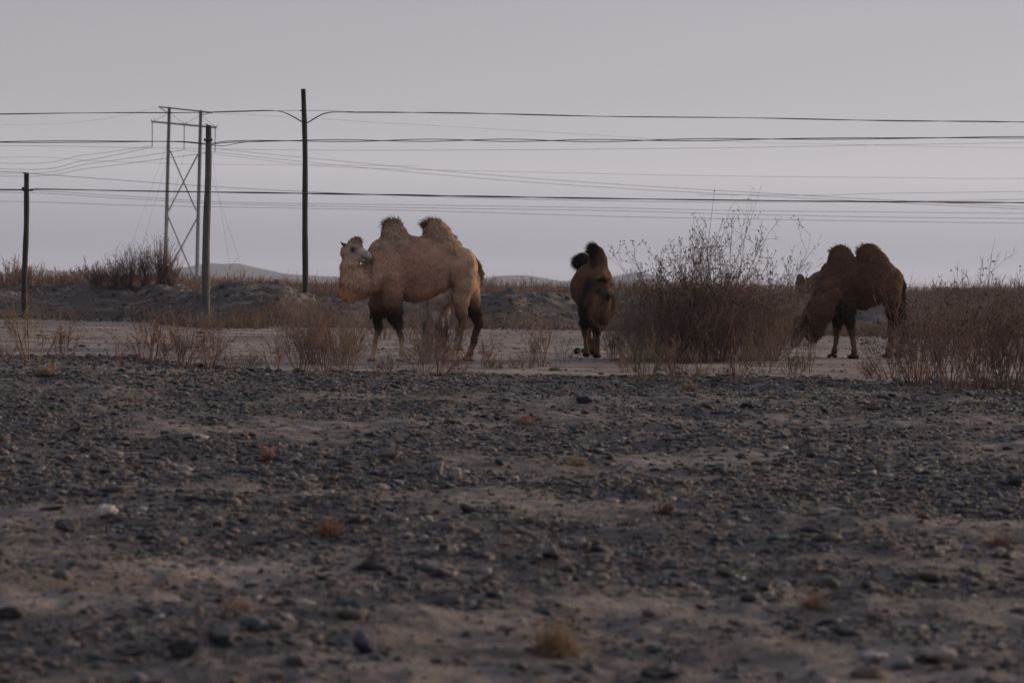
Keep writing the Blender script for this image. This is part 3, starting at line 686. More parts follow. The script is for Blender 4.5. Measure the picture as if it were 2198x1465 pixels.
# ---- the pale camel, side on, head turned back
def pale_camel():
    root, q = camel_root(905, 775, 42.8, 'pale tan camel standing side-on at left, white face turned back')
    A = rot_z(R(20)); S = 142.5
    ax = lambda x: (x - 905) * 0.00255
    T1 = (.41, .255, .175); T2 = (.36, .205, .138); T3 = (.46, .245, .145); GR = (.34, .23, .158); TH = (.43, .28, .19)
    B = Body()
    def e(x, y, rx, ry, rz, c, k=.1, fl=.035, w=None): B.el(q(x, y, ax(x) if w is None else w), (rx, ry, rz), A, c, k, fl)
    e(884, 577, .50, .37, .455, T2); e(835, 578, .27, .31, .44, T1, .12); e(932, 573, .38, .36, .40, T1); e(990, 575, .235, .30, .32, TH, .05, .02, w=.12)
    e(893, 610, .36, .27, .24, T3, .1)
    e(905, 543, .5, .2, .24, T1, .12)
    B.chain([q(852, 530, ax(852)), q(846, 505, ax(846)), q(844, 486, ax(844))], [.27, .175, .115], GR, .1, .06)
    B.chain([q(945, 530, ax(945)), q(938, 505, ax(938)), q(930, 488, ax(930))], [.27, .19, .125], GR, .1, .06)
    e(968, 530, .14, .14, .10, GR, .08, .05)
    B.chain([q(815, 535, -.25), q(805, 560, -.25)], [.14, .18], T1, .1, .05)
    # neck
    NK = (.54, .345, .235); NB = (.50, .25, .13)
    B.chain([q(822, 585, -.2), q(799, 594, -.34), q(774, 608, -.46), q(757, 600, -.52), q(752, 575, -.54), q(753, 552, -.55)],
            [.24, .195, .16, .145, .125, .105], [T1, T1, NK, NK, NK], .09, [.04, .06, .07, .06, .05])
    B.chain([q(768, 619, -.44), q(748, 631, -.5), q(745, 600, -.53)], [.12, .095, .09], [NB, NB], .08, .07)
    # head
    W = -.56; FC = (.38, .345, .325); HB = (.46, .325, .23)
    B.rc(q(744, 541, W), q(760, 537, W), .10, .092, HB, .04, .035)
    B.rc(q(750, 531, W), q(769, 527, W), .068, .066, (.36, .25, .175), .04, .04)
    B.rc(q(752, 550, W), q(772, 553, W - .02), .085, .058, (.40, .32, .25), .04, .018)
    B.rc(q(764, 536, W), q(784, 545, W - .03), .082, .056, FC, .035, .006)
    B.rc(q(785, 547, W - .03), q(791, 551, W - .04), .056, .046, FC, .02, 0)
    B.el(q(790, 551, W - .04), (.05, .05, .06), np.eye(3), (.42, .40, .38), .02, 0)
    B.rc(q(775, 556, W - .02), q(789, 559.5, W - .04), .034, .016, (.42, .39, .36), .02, 0)
    B.rc(q(758, 520, W), q(767, 517, W), .055, .06, (.30, .20, .14), .03, .04)
    B.rc(q(741, 527, W - .03), q(730, 519, W - .07), .038, .014, (.12, .075, .052), .02, .03)
    B.rc(q(752, 524, W + .08), q(748, 515, W + .11), .03, .014, (.09, .055, .04), .02, .02)
    # legs: far fore, near fore, near hind, far hind
    SH = (.40, .29, .19)
    f = .14; B.chain([q(812, 615, f - .24), q(808, 648, f - .26), q(808, 676, f - .28), q(813, 700, f - .28), q(806, 728, f - .28), q(803, 756, f - .28), q(801, 768, f - .3)],
            [.15, .105, .08, .050, .028, .034, .042], [T1, DKL, DKL, (.1, .06, .04), SH, SH], .03, [.03, .07, .07, .03, .012, .012])
    f = -.22; B.chain([q(843, 600, f - .14), q(842, 640, f - .16), q(843, 668, f - .16), q(854, 697, f - .16), q(861, 728, f - .16), q(863, 758, f - .16), q(862, 769, f - .18)],
            [.18, .145, .120, .052, .030, .035, .042], [T2, DKL, DKL, (.11, .07, .05), SH, SH], .03, [.03, .08, .08, .03, .012, .012])
    f = -.16; B.chain([q(996, 588, .05), q(996, 612, .04), q(990, 645, .02), q(989, 672, .02), q(993, 697, .04), q(981, 730, .0), q(971, 760, -.02), q(968, 768, -.04)],
            [.20, .175, .122, .082, .054, .034, .038, .044], [TH, TH, (.2, .13, .09), (.15, .09, .06), (.17, .11, .07), SH, SH], .04, [.02, .02, .02, .02, .02, .012, .012])
    f = .2; B.chain([q(1004, 600, .42), q(1012, 640, .44), q(1020, 672, .46), q(1027, 695, .48), q(1018, 728, .44), q(1009, 758, .42), q(1005, 767, .40)],
            [.17, .12, .08, .06, .045, .048, .05], [TH, DKL, DKL, (.06, .035, .025), (.1, .06, .04), (.1, .06, .04)], .04, [.03, .05, .04, .03, .02, .012])
    # feet: broad flat pads
    for x, y, w_ in ((799, 771, -.16), (860, 772, -.4), (965, 772, -.06), (1002, 770, .38)):
        B.el(q(x, y, w_), (.08, .065, .032), A, (.2, .14, .10), .02, .0)
    # tail
    B.chain([q(1003, 545, .40), q(1022, 566, .46), q(1030, 590, .48), q(1029, 615, .48)], [.06, .055, .048, .024], (.13, .08, .055), .04, .05)
    V, Fq, C, Fl = B.mesh(.018, .010, 1)
    # markings: dark eye ring, nostril, mouth line, dark patches on the thigh; plus painted shade at jaw, flank and neck
    def spot(x, y, w_, r, c, a=1.0, sq=(1, 1, 1)):
        d = np.linalg.norm((V - q(x, y, w_)) / np.array(sq), axis=1); k = a * np.exp(-(d / r) ** 4); C[:] = C * (1 - k[:, None]) + np.array(c) * k[:, None]
    for xx in range(748, 784, 6): spot(xx, 570 - abs(xx - 762) * .12, W - .1, .026, (.19, .115, .07), .75, (1, 5, 1))  # shade below the jaw, painted in as a brown strip
    spot(758, 534, W - .09, .058, (.17, .14, .125), .8); spot(757, 534, W - .09, .036, (.02, .018, .018)); spot(786, 541, W - .08, .016, (.05, .05, .055), .9, (1.3, 1.5, .7))
    for t in np.linspace(0, 1, 6): spot(776 + 17 * t, 550 + 7.5 * t + (1 - (2 * t - 1) ** 2) * 1.5, W - .07, .013, (.06, .045, .04), .9, (1, 5, 1))
    for yy in range(585, 640, 9): spot(966 - (yy - 585) * .04, yy, -.12, .032, (.13, .08, .055), .75, (1, 8, 1.4))  # crease between flank and thigh, its shade painted into the colour
    for yy in range(548, 632, 9): spot(797 - max(0, yy - 600) * .25, yy, -.4, .032, (.13, .08, .05), .8, (1, 8, 1.4))  # painted shade in the gap between neck and chest
    for yy in range(560, 606, 8): spot(790, yy, -.36, .03, (.2, .12, .075), .6, (1.2, 4, 1.4))  # softer painted shade beside the neck's inner edge
    spot(1011, 568, .0, .06, (.10, .075, .06), .6, (1, 5, 1.3)); spot(1003, 585, .0, .05, (.13, .09, .07), .5, (1.2, 5, 1)); spot(1016, 577, .1, .03, (.1, .07, .055), .6, (1, 5, 2))
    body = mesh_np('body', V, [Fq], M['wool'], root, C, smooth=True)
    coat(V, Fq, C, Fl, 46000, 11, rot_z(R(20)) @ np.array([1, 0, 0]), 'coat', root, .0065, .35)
    HC = (.13, .085, .06)
    tuft(q(845, 487, ax(845)), (.15, .1, .09), 1000, .13, (-.6, 0, .8), .45, HC, 12, 'hump_tuft', root, .0045)
    tuft(q(930, 488, ax(930)), (.17, .1, .09), 1100, .14, (-.6, 0, .8), .5, HC, 13, 'hump_tuft', root, .0045)
    tuft(q(962, 512, ax(962)), (.12, .1, .06), 500, .07, (.5, 0, .6), .5, (.2, .135, .1), 15, 'hump_tuft', root, .004)
    tuft(q(765, 519, W), (.08, .07, .055), 900, .06, (.1, 0, .8), .9, (.30, .20, .14), 14, 'forelock', root, .0035)
    ball('eye', tuple(q(757.5, 534, W - .080)), .017, M['eye'], root)
pale_camel()

# ---- the dark camel grazing at right
def grazing_camel():
    root, q = camel_root(1850, 768, 48, 'dark brown camel at right, grazing with head down in the brush')
    A = rot_z(R(18)); ax = lambda x: (x - 1850) * 0.0026
    D1 = (.108, .056, .036); D2 = (.072, .038, .026); D3 = (.14, .080, .05); BK = (.014, .010, .009); SH = (.13, .08, .05)
    B = Body()
    def e(x, y, rx, ry, rz, c, k=.1, fl=.05, w=None): B.el(q(x, y, ax(x) if w is None else w), (rx, ry, rz), A, c, k, fl)
    e(1846, 612, .42, .34, .37, D2); e(1803, 616, .28, .30, .41, D2, .12); e(1870, 608, .33, .33, .35, D1); e(1905, 606, .25, .27, .30, D1, .1, .035)
    e(1852, 630, .26, .22, .22, D3, .1)
    e(1860, 588, .48, .2, .2, D1, .1)
    B.chain([q(1806, 580, ax(1806)), q(1806, 560, ax(1806)), q(1805, 546, ax(1803))], [.27, .215, .145], D1, .08, .05)
    B.chain([q(1876, 580, ax(1876)), q(1870, 560, ax(1870)), q(1864, 545, ax(1862))], [.31, .24, .16], D1, .08, .05)
    B.chain([q(1787, 602, -.22), q(1772, 632, -.40), q(1756, 666, -.54), q(1736, 692, -.62), q(1722, 704, -.66)], [.20, .19, .16, .135, .12], [D1, D1, D2, D2], .09, .07)
    B.chain([q(1768, 668, -.5), q(1750, 706, -.6), q(1742, 722, -.64)], [.15, .10, .07], D2, .08, .09)
    W = -.7
    B.rc(q(1719, 697, W), q(1713, 705, W), .11, .10, (.05, .03, .022), .05, .04)
    B.rc(q(1711, 712, W), q(1704, 737, W - .05), .08, .055, (.075, .05, .038), .04, .015)
    B.rc(q(1718, 718, W), q(1710, 737, W - .04), .062, .038, (.06, .04, .03), .03, .02)
    B.rc(q(1727, 688, W - .06), q(1731, 676, W - .1), .034, .014, BK, .02, .01)
    B.chain([q(1797, 640, .02), q(1796, 668, .0), q(1797, 690, .0), q(1797, 708, .0), q(1795, 733, -.02), q(1791, 755, -.03), q(1790, 760, -.03)],
            [.16, .13, .078, .054, .036, .046, .046], [BK, BK, (.04, .025, .018), SH, SH, BK], .03, [.06, .07, .04, .02, .015, .01])
    B.chain([q(1812, 645, -.26), q(1816, 668, -.32), q(1822, 688, -.34), q(1828, 710, -.34), q(1832, 736, -.35), q(1834, 756, -.36), q(1833, 761, -.37)],
            [.15, .14, .08, .054, .036, .046, .048], [(.045, .028, .02), BK, (.04, .025, .018), SH, SH, BK], .03, [.06, .08, .04, .02, .015, .01])
    B.chain([q(1908, 620, .0), q(1914, 645, .0), q(1913, 670, .02), q(1917, 697, .05), q(1913, 725, .02), q(1909, 752, .0), q(1907, 760, -.02)],
            [.2, .145, .095, .066, .048, .05, .05], [D1, D2, (.04, .013, .016), (.05, .03, .02), SH, BK], .04, [.03, .03, .03, .03, .015, .01])
    B.chain([q(1918, 625, .36), q(1930, 655, .40), q(1936, 680, .42), q(1943, 698, .44), q(1940, 725, .42), q(1934, 750, .40), q(1932, 757, .38)],
            [.15, .105, .075, .06, .046, .05, .05], [D2, BK, BK, (.03, .02, .015), SH, BK], .04, [.03, .04, .04, .03, .015, .01])
    for x, y, w_ in ((1787, 764, -.06), (1831, 765.5, -.4), (1904, 764, -.04), (1929, 761, .36)): B.el(q(x, y, w_), (.10, .085, .04), A, BK, .02, .0)
    B.chain([q(1931, 592, .26), q(1938, 612, .32), q(1939, 640, .34), q(1936, 658, .34)], [.05, .038, .03, .018], (.05, .03, .02), .04, .05)
    V, Fq, C, Fl = B.mesh(.019, .012, 2)
    mesh_np('body', V, [Fq], M['wool'], root, C, smooth=True)
    coat(V, Fq, C, Fl, 42000, 21, rot_z(R(18)) @ np.array([1, 0, 0]), 'coat', root, .007, .4)
    tuft(q(1805, 545, ax(1805)), (.18, .12, .12), 1000, .11, (-.5, 0, .8), .6, (.15, .09, .06), 22, 'hump_tuft', root)
    tuft(q(1864, 545, ax(1864)), (.2, .13, .13), 1200, .12, (-.4, 0, .8), .7, (.15, .09, .06), 23, 'hump_tuft', root)
    tuft(q(1720, 694, W), (.1, .1, .1), 900, .10, (-.3, 0, -.3), .8, (.03, .02, .016), 24, 'forelock', root)
    ball('eye', tuple(q(1710, 707, W - .092)), .02, M['eye'], root)
grazing_camel()

# ---- the brown camel facing the camera
def facing_camel():
    root, q = camel_root(1270, 766, 46.6, 'brown camel facing the viewer, head lowered, rear hump flopped sideways')
    A = np.eye(3); D1 = (.108, .056, .038); D2 = (.068, .037, .026); DK_ = (.014, .010, .010); RD = (.13, .06, .038); SH = (.12, .07, .045)
    B = Body()
    def e(x, y, w_, rx, ry, rz, c, k=.1, fl=.035): B.el(q(x, y, w_), (rx, ry, rz), A, c, k, fl)
    e(1277, 623, 0, .29, .30, .36, D1); e(1270, 617, .45, .35, .50, .36, D1, .12); e(1264, 612, .95, .27, .30, .32, D1, .1)
    e(1274, 596, .3, .24, .5, .22, D1, .1)
    B.chain([q(1281, 590, .15), q(1284, 562, .15), q(1282, 545, .15), q(1277, 537, .12)], [.24, .135, .10, .075], [D1, D2, D2], .08, .04)
    B.chain([q(1266, 592, .85), q(1262, 572, .85), q(1250, 558, .8), q(1243, 564, .78)], [.22, .11, .10, .08], [D2, DK_, DK_], .06, .06)
    # neck dips forward, then rises to the head
    NK = (.085, .046, .028); NB = (.20, .115, .06)
    B.chain([q(1281, 620, -.15), q(1283, 650, -.38), q(1285, 672, -.6), q(1289, 668, -.8), q(1292, 645, -.9)], [.23, .18, .145, .125, .115], [D2, NK, NK, NB], .08, .05)
    B.chain([q(1278, 680, -.55), q(1287, 684, -.75)], [.09, .07], [NK], .06, .09)
    W = -.95; HD = (.095, .055, .036)
    B.rc(q(1292, 617, W), q(1297, 618, W - .04), .115, .10, HD, .05, .03)
    B.rc(q(1297, 624, W - .08), q(1303, 634, W - .22), .085, .062, (.045, .034, .03), .04, .01)
    B.rc(q(1296, 632, W - .05), q(1302, 641, W - .18), .075, .045, (.07, .05, .04), .03, .02)
    B.rc(q(1278, 612, W + .02), q(1272, 607, W + .02), .03, .014, DK_, .02, .02)
    B.rc(q(1310, 613, W + .0), q(1316, 609, W + .0), .016, .012, DK_, .02, .02)
    B.rc(q(1288, 602, W + .02), q(1299, 601, W - .02), .06, .055, (.045, .016, .02), .03, .05)
    B.chain([q(1264, 622, -.16), q(1260, 655, -.24), q(1259, 688, -.24)], [.09, .10, .07], DK_, .05, .07)
    # forelegs
    B.chain([q(1258, 640, -.1), q(1257, 668, -.12), q(1255, 692, -.14), q(1256, 712, -.14), q(1257, 738, -.12), q(1258, 756, -.12)], [.15, .11, .062, .048, .032, .044],
            [D2, DK_, (.05, .03, .022), SH, SH], .04, [.04, .06, .04, .02, .015])
    B.chain([q(1303, 640, -.15), q(1303, 662, -.2), q(1293, 684, -.28), q(1281, 705, -.34), q(1281, 735, -.34), q(1282, 754, -.34)], [.15, .115, .09, .07, .036, .048],
            [D2, DK_, DK_, (.04, .025, .02), SH], .04, [.04, .07, .06, .03, .015])
    # hind legs
    B.chain([q(1262, 630, 1.0), q(1258, 668, .95), q(1264, 700, 1.05), q(1266, 732, .98), q(1267, 752, .95)], [.17, .11, .05, .034, .04], [D1, D2, (.07, .04, .03), SH], .05, .02)
    B.chain([q(1280, 630, 1.05), q(1280, 665, .9), q(1279, 700, 1.0), q(1276, 732, .92), q(1275, 752, .88)], [.17, .11, .05, .034, .04], [D1, D2, (.07, .04, .03), SH], .05, .02)
    for x, y, w_ in ((1259, 761, -.15), (1282, 763, -.38), (1267, 756.5, .9), (1275, 757, .84)): B.el(q(x, y, w_), (.072, .10, .042), A, DK_, .02, 0)
    B.chain([q(1262, 600, 1.25), q(1260, 640, 1.3), q(1260, 660, 1.28)], [.05, .04, .02], DK_, .04, .04)
    V, Fq, C, Fl = B.mesh(.018, .010, 3)
    def spot(x, y, w_, r, c, a=1.0, sq=(1, 1, 1)):
        d = np.linalg.norm((V - q(x, y, w_)) / np.array(sq), axis=1); k = a * np.exp(-(d / r) ** 4); C[:] = C * (1 - k[:, None]) + np.array(c) * k[:, None]
    for k in range(9): spot(1272 + k * 4.6, 604 - 12 * math.sin(math.pi * (k + .6) / 9.2), W + .02, .032, (.26, .155, .10), .8, (1, 4, 1))
    for k in range(6): spot(1307 - k * 1.6, 648 + k * 6, W + .05, .03, (.32, .185, .09), .8, (1, 6, 1))
    for xx, yy in ((1266, 606), (1262, 618), (1262, 632), (1268, 646)): spot(xx, yy, -.25, .075, DK_, .8, (1, 3, 1.2))
    spot(1304, 636, W - .28, .03, (.012, .01, .01)); spot(1301, 628, W - .2, .03, (.17, .155, .145), .7); spot(1288, 621, W - .1, .03, (.012, .01, .01)); spot(1307, 621, W - .1, .026, (.012, .01, .01))
    for yy in range(540, 610, 8): spot(1275, yy, .0, .06, DK_, .7, (1, 3, 1))
    mesh_np('body', V, [Fq], M['wool'], root, C, smooth=True)
    coat(V, Fq, C, Fl, 34000, 31, np.array([0, .9, 0.1]), 'coat', root, .006, .35)
    tuft(q(1276, 538, .1), (.09, .1, .1), 900, .12, (-.7, 0, .35), .5, DK_, 32, 'hump_tuft', root)
    tuft(q(1248, 560, .78), (.12, .12, .1), 1500, .11, (-.5, 0, -.5), .8, DK_, 33, 'hump_tuft', root)
    tuft(q(1294, 602, W), (.09, .08, .05), 800, .06, (0, -.3, .3), .9, (.05, .03, .022), 34, 'forelock', root)
    tuft(q(1272, 664, -.45), (.09, .16, .2), 1500, .12, (-.1, -.1, -.9), .4, DK_, 35, 'beard', root)
    ball('eye', tuple(q(1288, 621, W - .10)), .02, M['eye'], root); ball('eye', tuple(q(1306.5, 621, W - .115)), .02, M['eye'], root)
facing_camel()

# ---- two camels almost hidden behind the others: the same anatomy, simpler pose
def hidden_camel(px, py, Y, yaw, scale, slim, cols, label, seed, neck=None, hs=1.0):
    b = at(px, py, Y); root = empty('camel', (b.x, b.y, gz(b.x, b.y))); tag(root, label, 'camel', 'two-humped camels')
    A = rot_z(yaw); s = scale
    c1, c2, cl, cf = cols
    q = lambda x, y, z: A @ (np.array([x, y, z]) * s)
    B = Body()
    B.el(q(0, 0, 1.15), np.array((.62, .36, .38 - slim)) * s, A, c1, .1, .04); B.el(q(.42, 0, 1.15), np.array((.30, .32, .42 - slim * 1.5)) * s, A, c1, .1, .04)
    B.el(q(-.62, 0, 1.18), np.array((.30, .30, .34)) * s, A, c1, .1, .03)
    for hx in (.28, -.36): B.chain([q(hx, 0, 1.42), q(hx, 0, 1.62), q(hx - .02, .02, 1.78)], [.22 * s, .16 * s, .09 * s], c2, .08, .05)
    if neck is None: neck = [(.62, 0, 1.15), (.92, 0, 1.02), (1.12, 0, 1.22), (1.16, 0, 1.55)]; hd = [(1.16, 0, 1.62), (1.34, 0, 1.56), (1.46, 0, 1.5)]
    else: neck, hd = neck
    B.chain([q(*p) for p in neck], [.22 * s * hs ** .5, .17 * s * hs, .13 * s * hs, .11 * s * hs], c1, .08, .06)
    B.rc(q(*hd[0]), q(*hd[1]), .11 * s * hs, .08 * s * hs, cf, .04, .02); B.rc(q(*hd[1]), q(*hd[2]), .07 * s, .05 * s, cf, .03, .01)
    h0 = np.array(hd[0], float)
    for sy in (-1, 1): B.rc(q(h0[0] - .06, sy * .08, h0[2] + .06), q(h0[0] - .1, sy * .15, h0[2] + .11), .03 * s, .015 * s, c2, .02, .01)
    B.rc(q(h0[0] + .02, 0, h0[2] + .1), q(h0[0] + .05, 0, h0[2] + .1), .06 * s, .05 * s, c2, .03, .05)
    for sy in (-1, 1):
        B.chain([q(.42, sy * .2, .95), q(.42, sy * .2, .72), q(.43, sy * .19, .5), q(.41, sy * .18, .12), q(.43, sy * .18, .05)], [.13 * s, .07 * s, .055 * s, .04 * s, .045 * s], [c1, c1, cl, c1], .04, .03)
        dx = .1 * sy
        B.chain([q(-.62, sy * .17, 1.0), q(-.55 + dx, sy * .18, .78), q(-.72 + dx, sy * .17, .48), q(-.64 + dx, sy * .17, .12), q(-.62 + dx, sy * .17, .05)], [.22 * s, .15 * s, .065 * s, .045 * s, .05 * s], [c1, c1, cl, c1], .04, .02)
        B.el(q(.47, sy * .18, .035), np.array((.1, .08, .04)) * s, A, cl, .02, 0); B.el(q(-.58 + dx, sy * .17, .035), np.array((.1, .08, .04)) * s, A, cl, .02, 0)
    B.chain([q(-.9, 0, 1.25), q(-.98, 0, 1.05), q(-.97, 0, .75)], [.05 * s, .04 * s, .02 * s], c2, .04, .04)
    V, Fq, C, Fl = B.mesh(.013, .010, seed)
    mesh_np('body', V, [Fq], M['wool'], root, C, smooth=True)
    coat(V, Fq, C, Fl, 14000, seed, A @ np.array([-1, 0, 0]), 'coat', root, .007, .35)
    for hx in (.28, -.36): tuft(q(hx, 0, 1.78), (.08 * s, .08 * s, .06 * s), 350, .08, (.1, 0, .9), .6, c2, seed + 2, 'hump_tuft', root)
    for sy in (-1, 1): ball('eye', tuple(q(h0[0] + .07, sy * .095, h0[2] + .02)), .02 * s, M['eye'], root)
hidden_camel(946, 748, 50, R(105), .95, .09, ((.36, .30, .255), (.22, .15, .11), (.03, .02, .016), (.45, .42, .39)), 'whitish camel hidden behind the pale tan one, only its legs showing', 51)
hidden_camel(1786, 640, 86, R(180), .74, 0, ((.12, .08, .06), (.05, .034, .028), (.05, .03, .02), (.085, .06, .05)), 'distant camel peeping over the brush behind the grazing one', 52,
             neck=([(.58, 0, 1.26), (.90, 0, 1.0), (1.22, .02, .88), (1.34, .03, 1.08)], [(1.32, .04, 1.27), (1.37, .15, 1.22), (1.44, .26, 1.12)]), hs=1.5)
print('camels', time.time() - T0)

# ------------------------------------------------------------------ shrubs
def shrub_geo(h, wd, stems, twigs, sub, seed, r0=.0045, lean=.0, leaf=0, curve=.45, colr=(.085, .045, .032), up=1.0, base=.28, tall=None, var=.35):
    """bare, many-stemmed desert shrub: curved stems, side twigs, twiglets; optional small dry leaves"""
    r = np.random.default_rng(seed); mb = MB(); lv = MB()
    def grow(P0, D, Ln, rad, m, jit):
        n = len(P0); P = np.zeros((n, m, 3)); P[:, 0] = P0; d = D.copy(); st = Ln / (m - 1); rad = np.maximum(rad, .0026)
        for i in range(1, m):
            d = d + r.normal(0, jit, (n, 3)) + np.array([0, 0, curve / m * up]); d /= np.linalg.norm(d, axis=1, keepdims=True)
            P[:, i] = P[:, i - 1] + d * st[:, None]
        rr = rad[:, None] * np.linspace(1, .3, m)[None, :]
        return P, rr, d
    n = stems
    az = r.uniform(0, 2 * math.pi, n); rad0 = wd * .5 * r.random(n) ** .7
    ang = np.arctan2(rad0 * 1.35, h) * r.uniform(.6, 1.4, n)
    P0 = np.stack([np.cos(az) * rad0 * base, np.sin(az) * rad0 * base, np.full(n, -.04)], -1)
    D = np.stack([np.cos(az) * np.sin(ang) + lean, np.sin(az) * np.sin(ang), np.cos(ang)], -1)
    Ln = h * (1 - .3 * (rad0 / (wd * .5 + 1e-6)) ** 2) * r.uniform(1 - var, 1.08, n)
    if tall: 
        for (k, f, dx) in tall: Ln[k] = h * f; D[k] = (dx, 0, 1); P0[k] = (dx * .3, 0, 0)
    P, rr, _ = grow(P0, D / np.linalg.norm(D, axis=1, keepdims=True), Ln, r0 * r.uniform(.7, 1.3, n), 9, .14)
    def put(P, rr):
        V, F = tubes(P, rr, 3); c = np.array(colr) * r.uniform(.6, 1.5, (len(P), 1)); mb.add(V, F, np.repeat(c, P.shape[1] * 3, axis=0))
    put(P, rr)
    def branch(P, rr, k, lf, m, jit, spread):
        n, mm, _ = P.shape; i = np.repeat(np.arange(n), k); t = r.uniform(.25, .97, n * k) * (mm - 1); j = t.astype(int); f = (t - j)[:, None]
        B0 = P[i, j] * (1 - f) + P[i, j + 1] * f; Tn = P[i, j + 1] - P[i, j]; Tn /= np.linalg.norm(Tn, axis=1, keepdims=True) + 1e-9
        d = Tn + r.normal(0, spread, (n * k, 3)); d /= np.linalg.norm(d, axis=1, keepdims=True)
        full = np.linalg.norm(P[:, -1] - P[:, 0], axis=1)[i]
        return grow(B0, d, full * lf * r.uniform(.5, 1.3, n * k) * (1.15 - t / (mm - 1) * .6), rr[i, j] * .6, m, jit)
    Q, qr, _ = branch(P, rr, twigs, .36, 5, .15, .45); put(Q, qr)
    ends = [P[:, -1], Q[:, -1]]
    if sub:
        S, s2, _ = branch(Q, qr, sub, .36, 4, .15, .45); put(S, s2); ends.append(S[:, -1]); ends.append(S[:, 1])
    if leaf:
        E = np.concatenate(ends); E = E[E[:, 2] > h * .42]; E = E[r.random(len(E)) < leaf]; k = 2
        E = np.repeat(E, k, axis=0) + r.normal(0, .007, (len(E) * k, 3)); n = len(E)
        a = r.normal(size=(n, 3)) + np.array([0, 0, .6]); a /= np.linalg.norm(a, axis=1, keepdims=True); b = np.cross(a, r.normal(size=(n, 3))); b /= np.linalg.norm(b, axis=1, keepdims=True)
        ll = r.uniform(.018, .042, (n, 1)); VV = np.stack([E, E + a * ll * .5 + b * ll * .28, E + a * ll, E + a * ll * .5 - b * ll * .28], 1).reshape(-1, 3)
        lv.add(VV, (np.arange(n)[:, None] * 4 + np.arange(4)), np.repeat(np.array((.06, .045, .036)) * r.uniform(.6, 1.5, (n, 1)), 4, axis=0))
    return mb, lv
RED = (.125, .072, .056); BRN = (.125, .086, .069); YEL = (.13, .085, .045); GRN = (.088, .075, .042); GRY = (.075, .056, .048)
def shrub(px, py, hpx, wpx, label, seed, dens=1.0, colr=RED, lean=0, leaf=0, Y=None, r0=.0045, group='bare desert shrubs', stems=None, twigs=9, sub=3, name='desert_shrub', **kw):
    p = gp(px, py) if Y is None else at(px, py, Y)
    if Y is not None: p = Vector((p.x, Y, gz(p.x, Y)))
    sc_ = p.y / FPX; h = hpx * sc_; wd = wpx * sc_
    n = stems or int(max(8, wd * 36 * dens)); h *= 1.15; wd *= 1.15; colr = tuple(c * 1.08 for c in colr)
    mb, lv = shrub_geo(h, wd, n, twigs, sub, seed, r0, lean, leaf, colr=colr, **kw)
    if leaf:
        root = empty(name, p); tag(root, label, 'shrub', group)
        mb.build('stems', M['twig'], root); lv.build('dry_leaves', M['twig'], root)
    else:
        o = mb.build(name, M['twig']); o.location = p; tag(o, label, 'shrub', group)
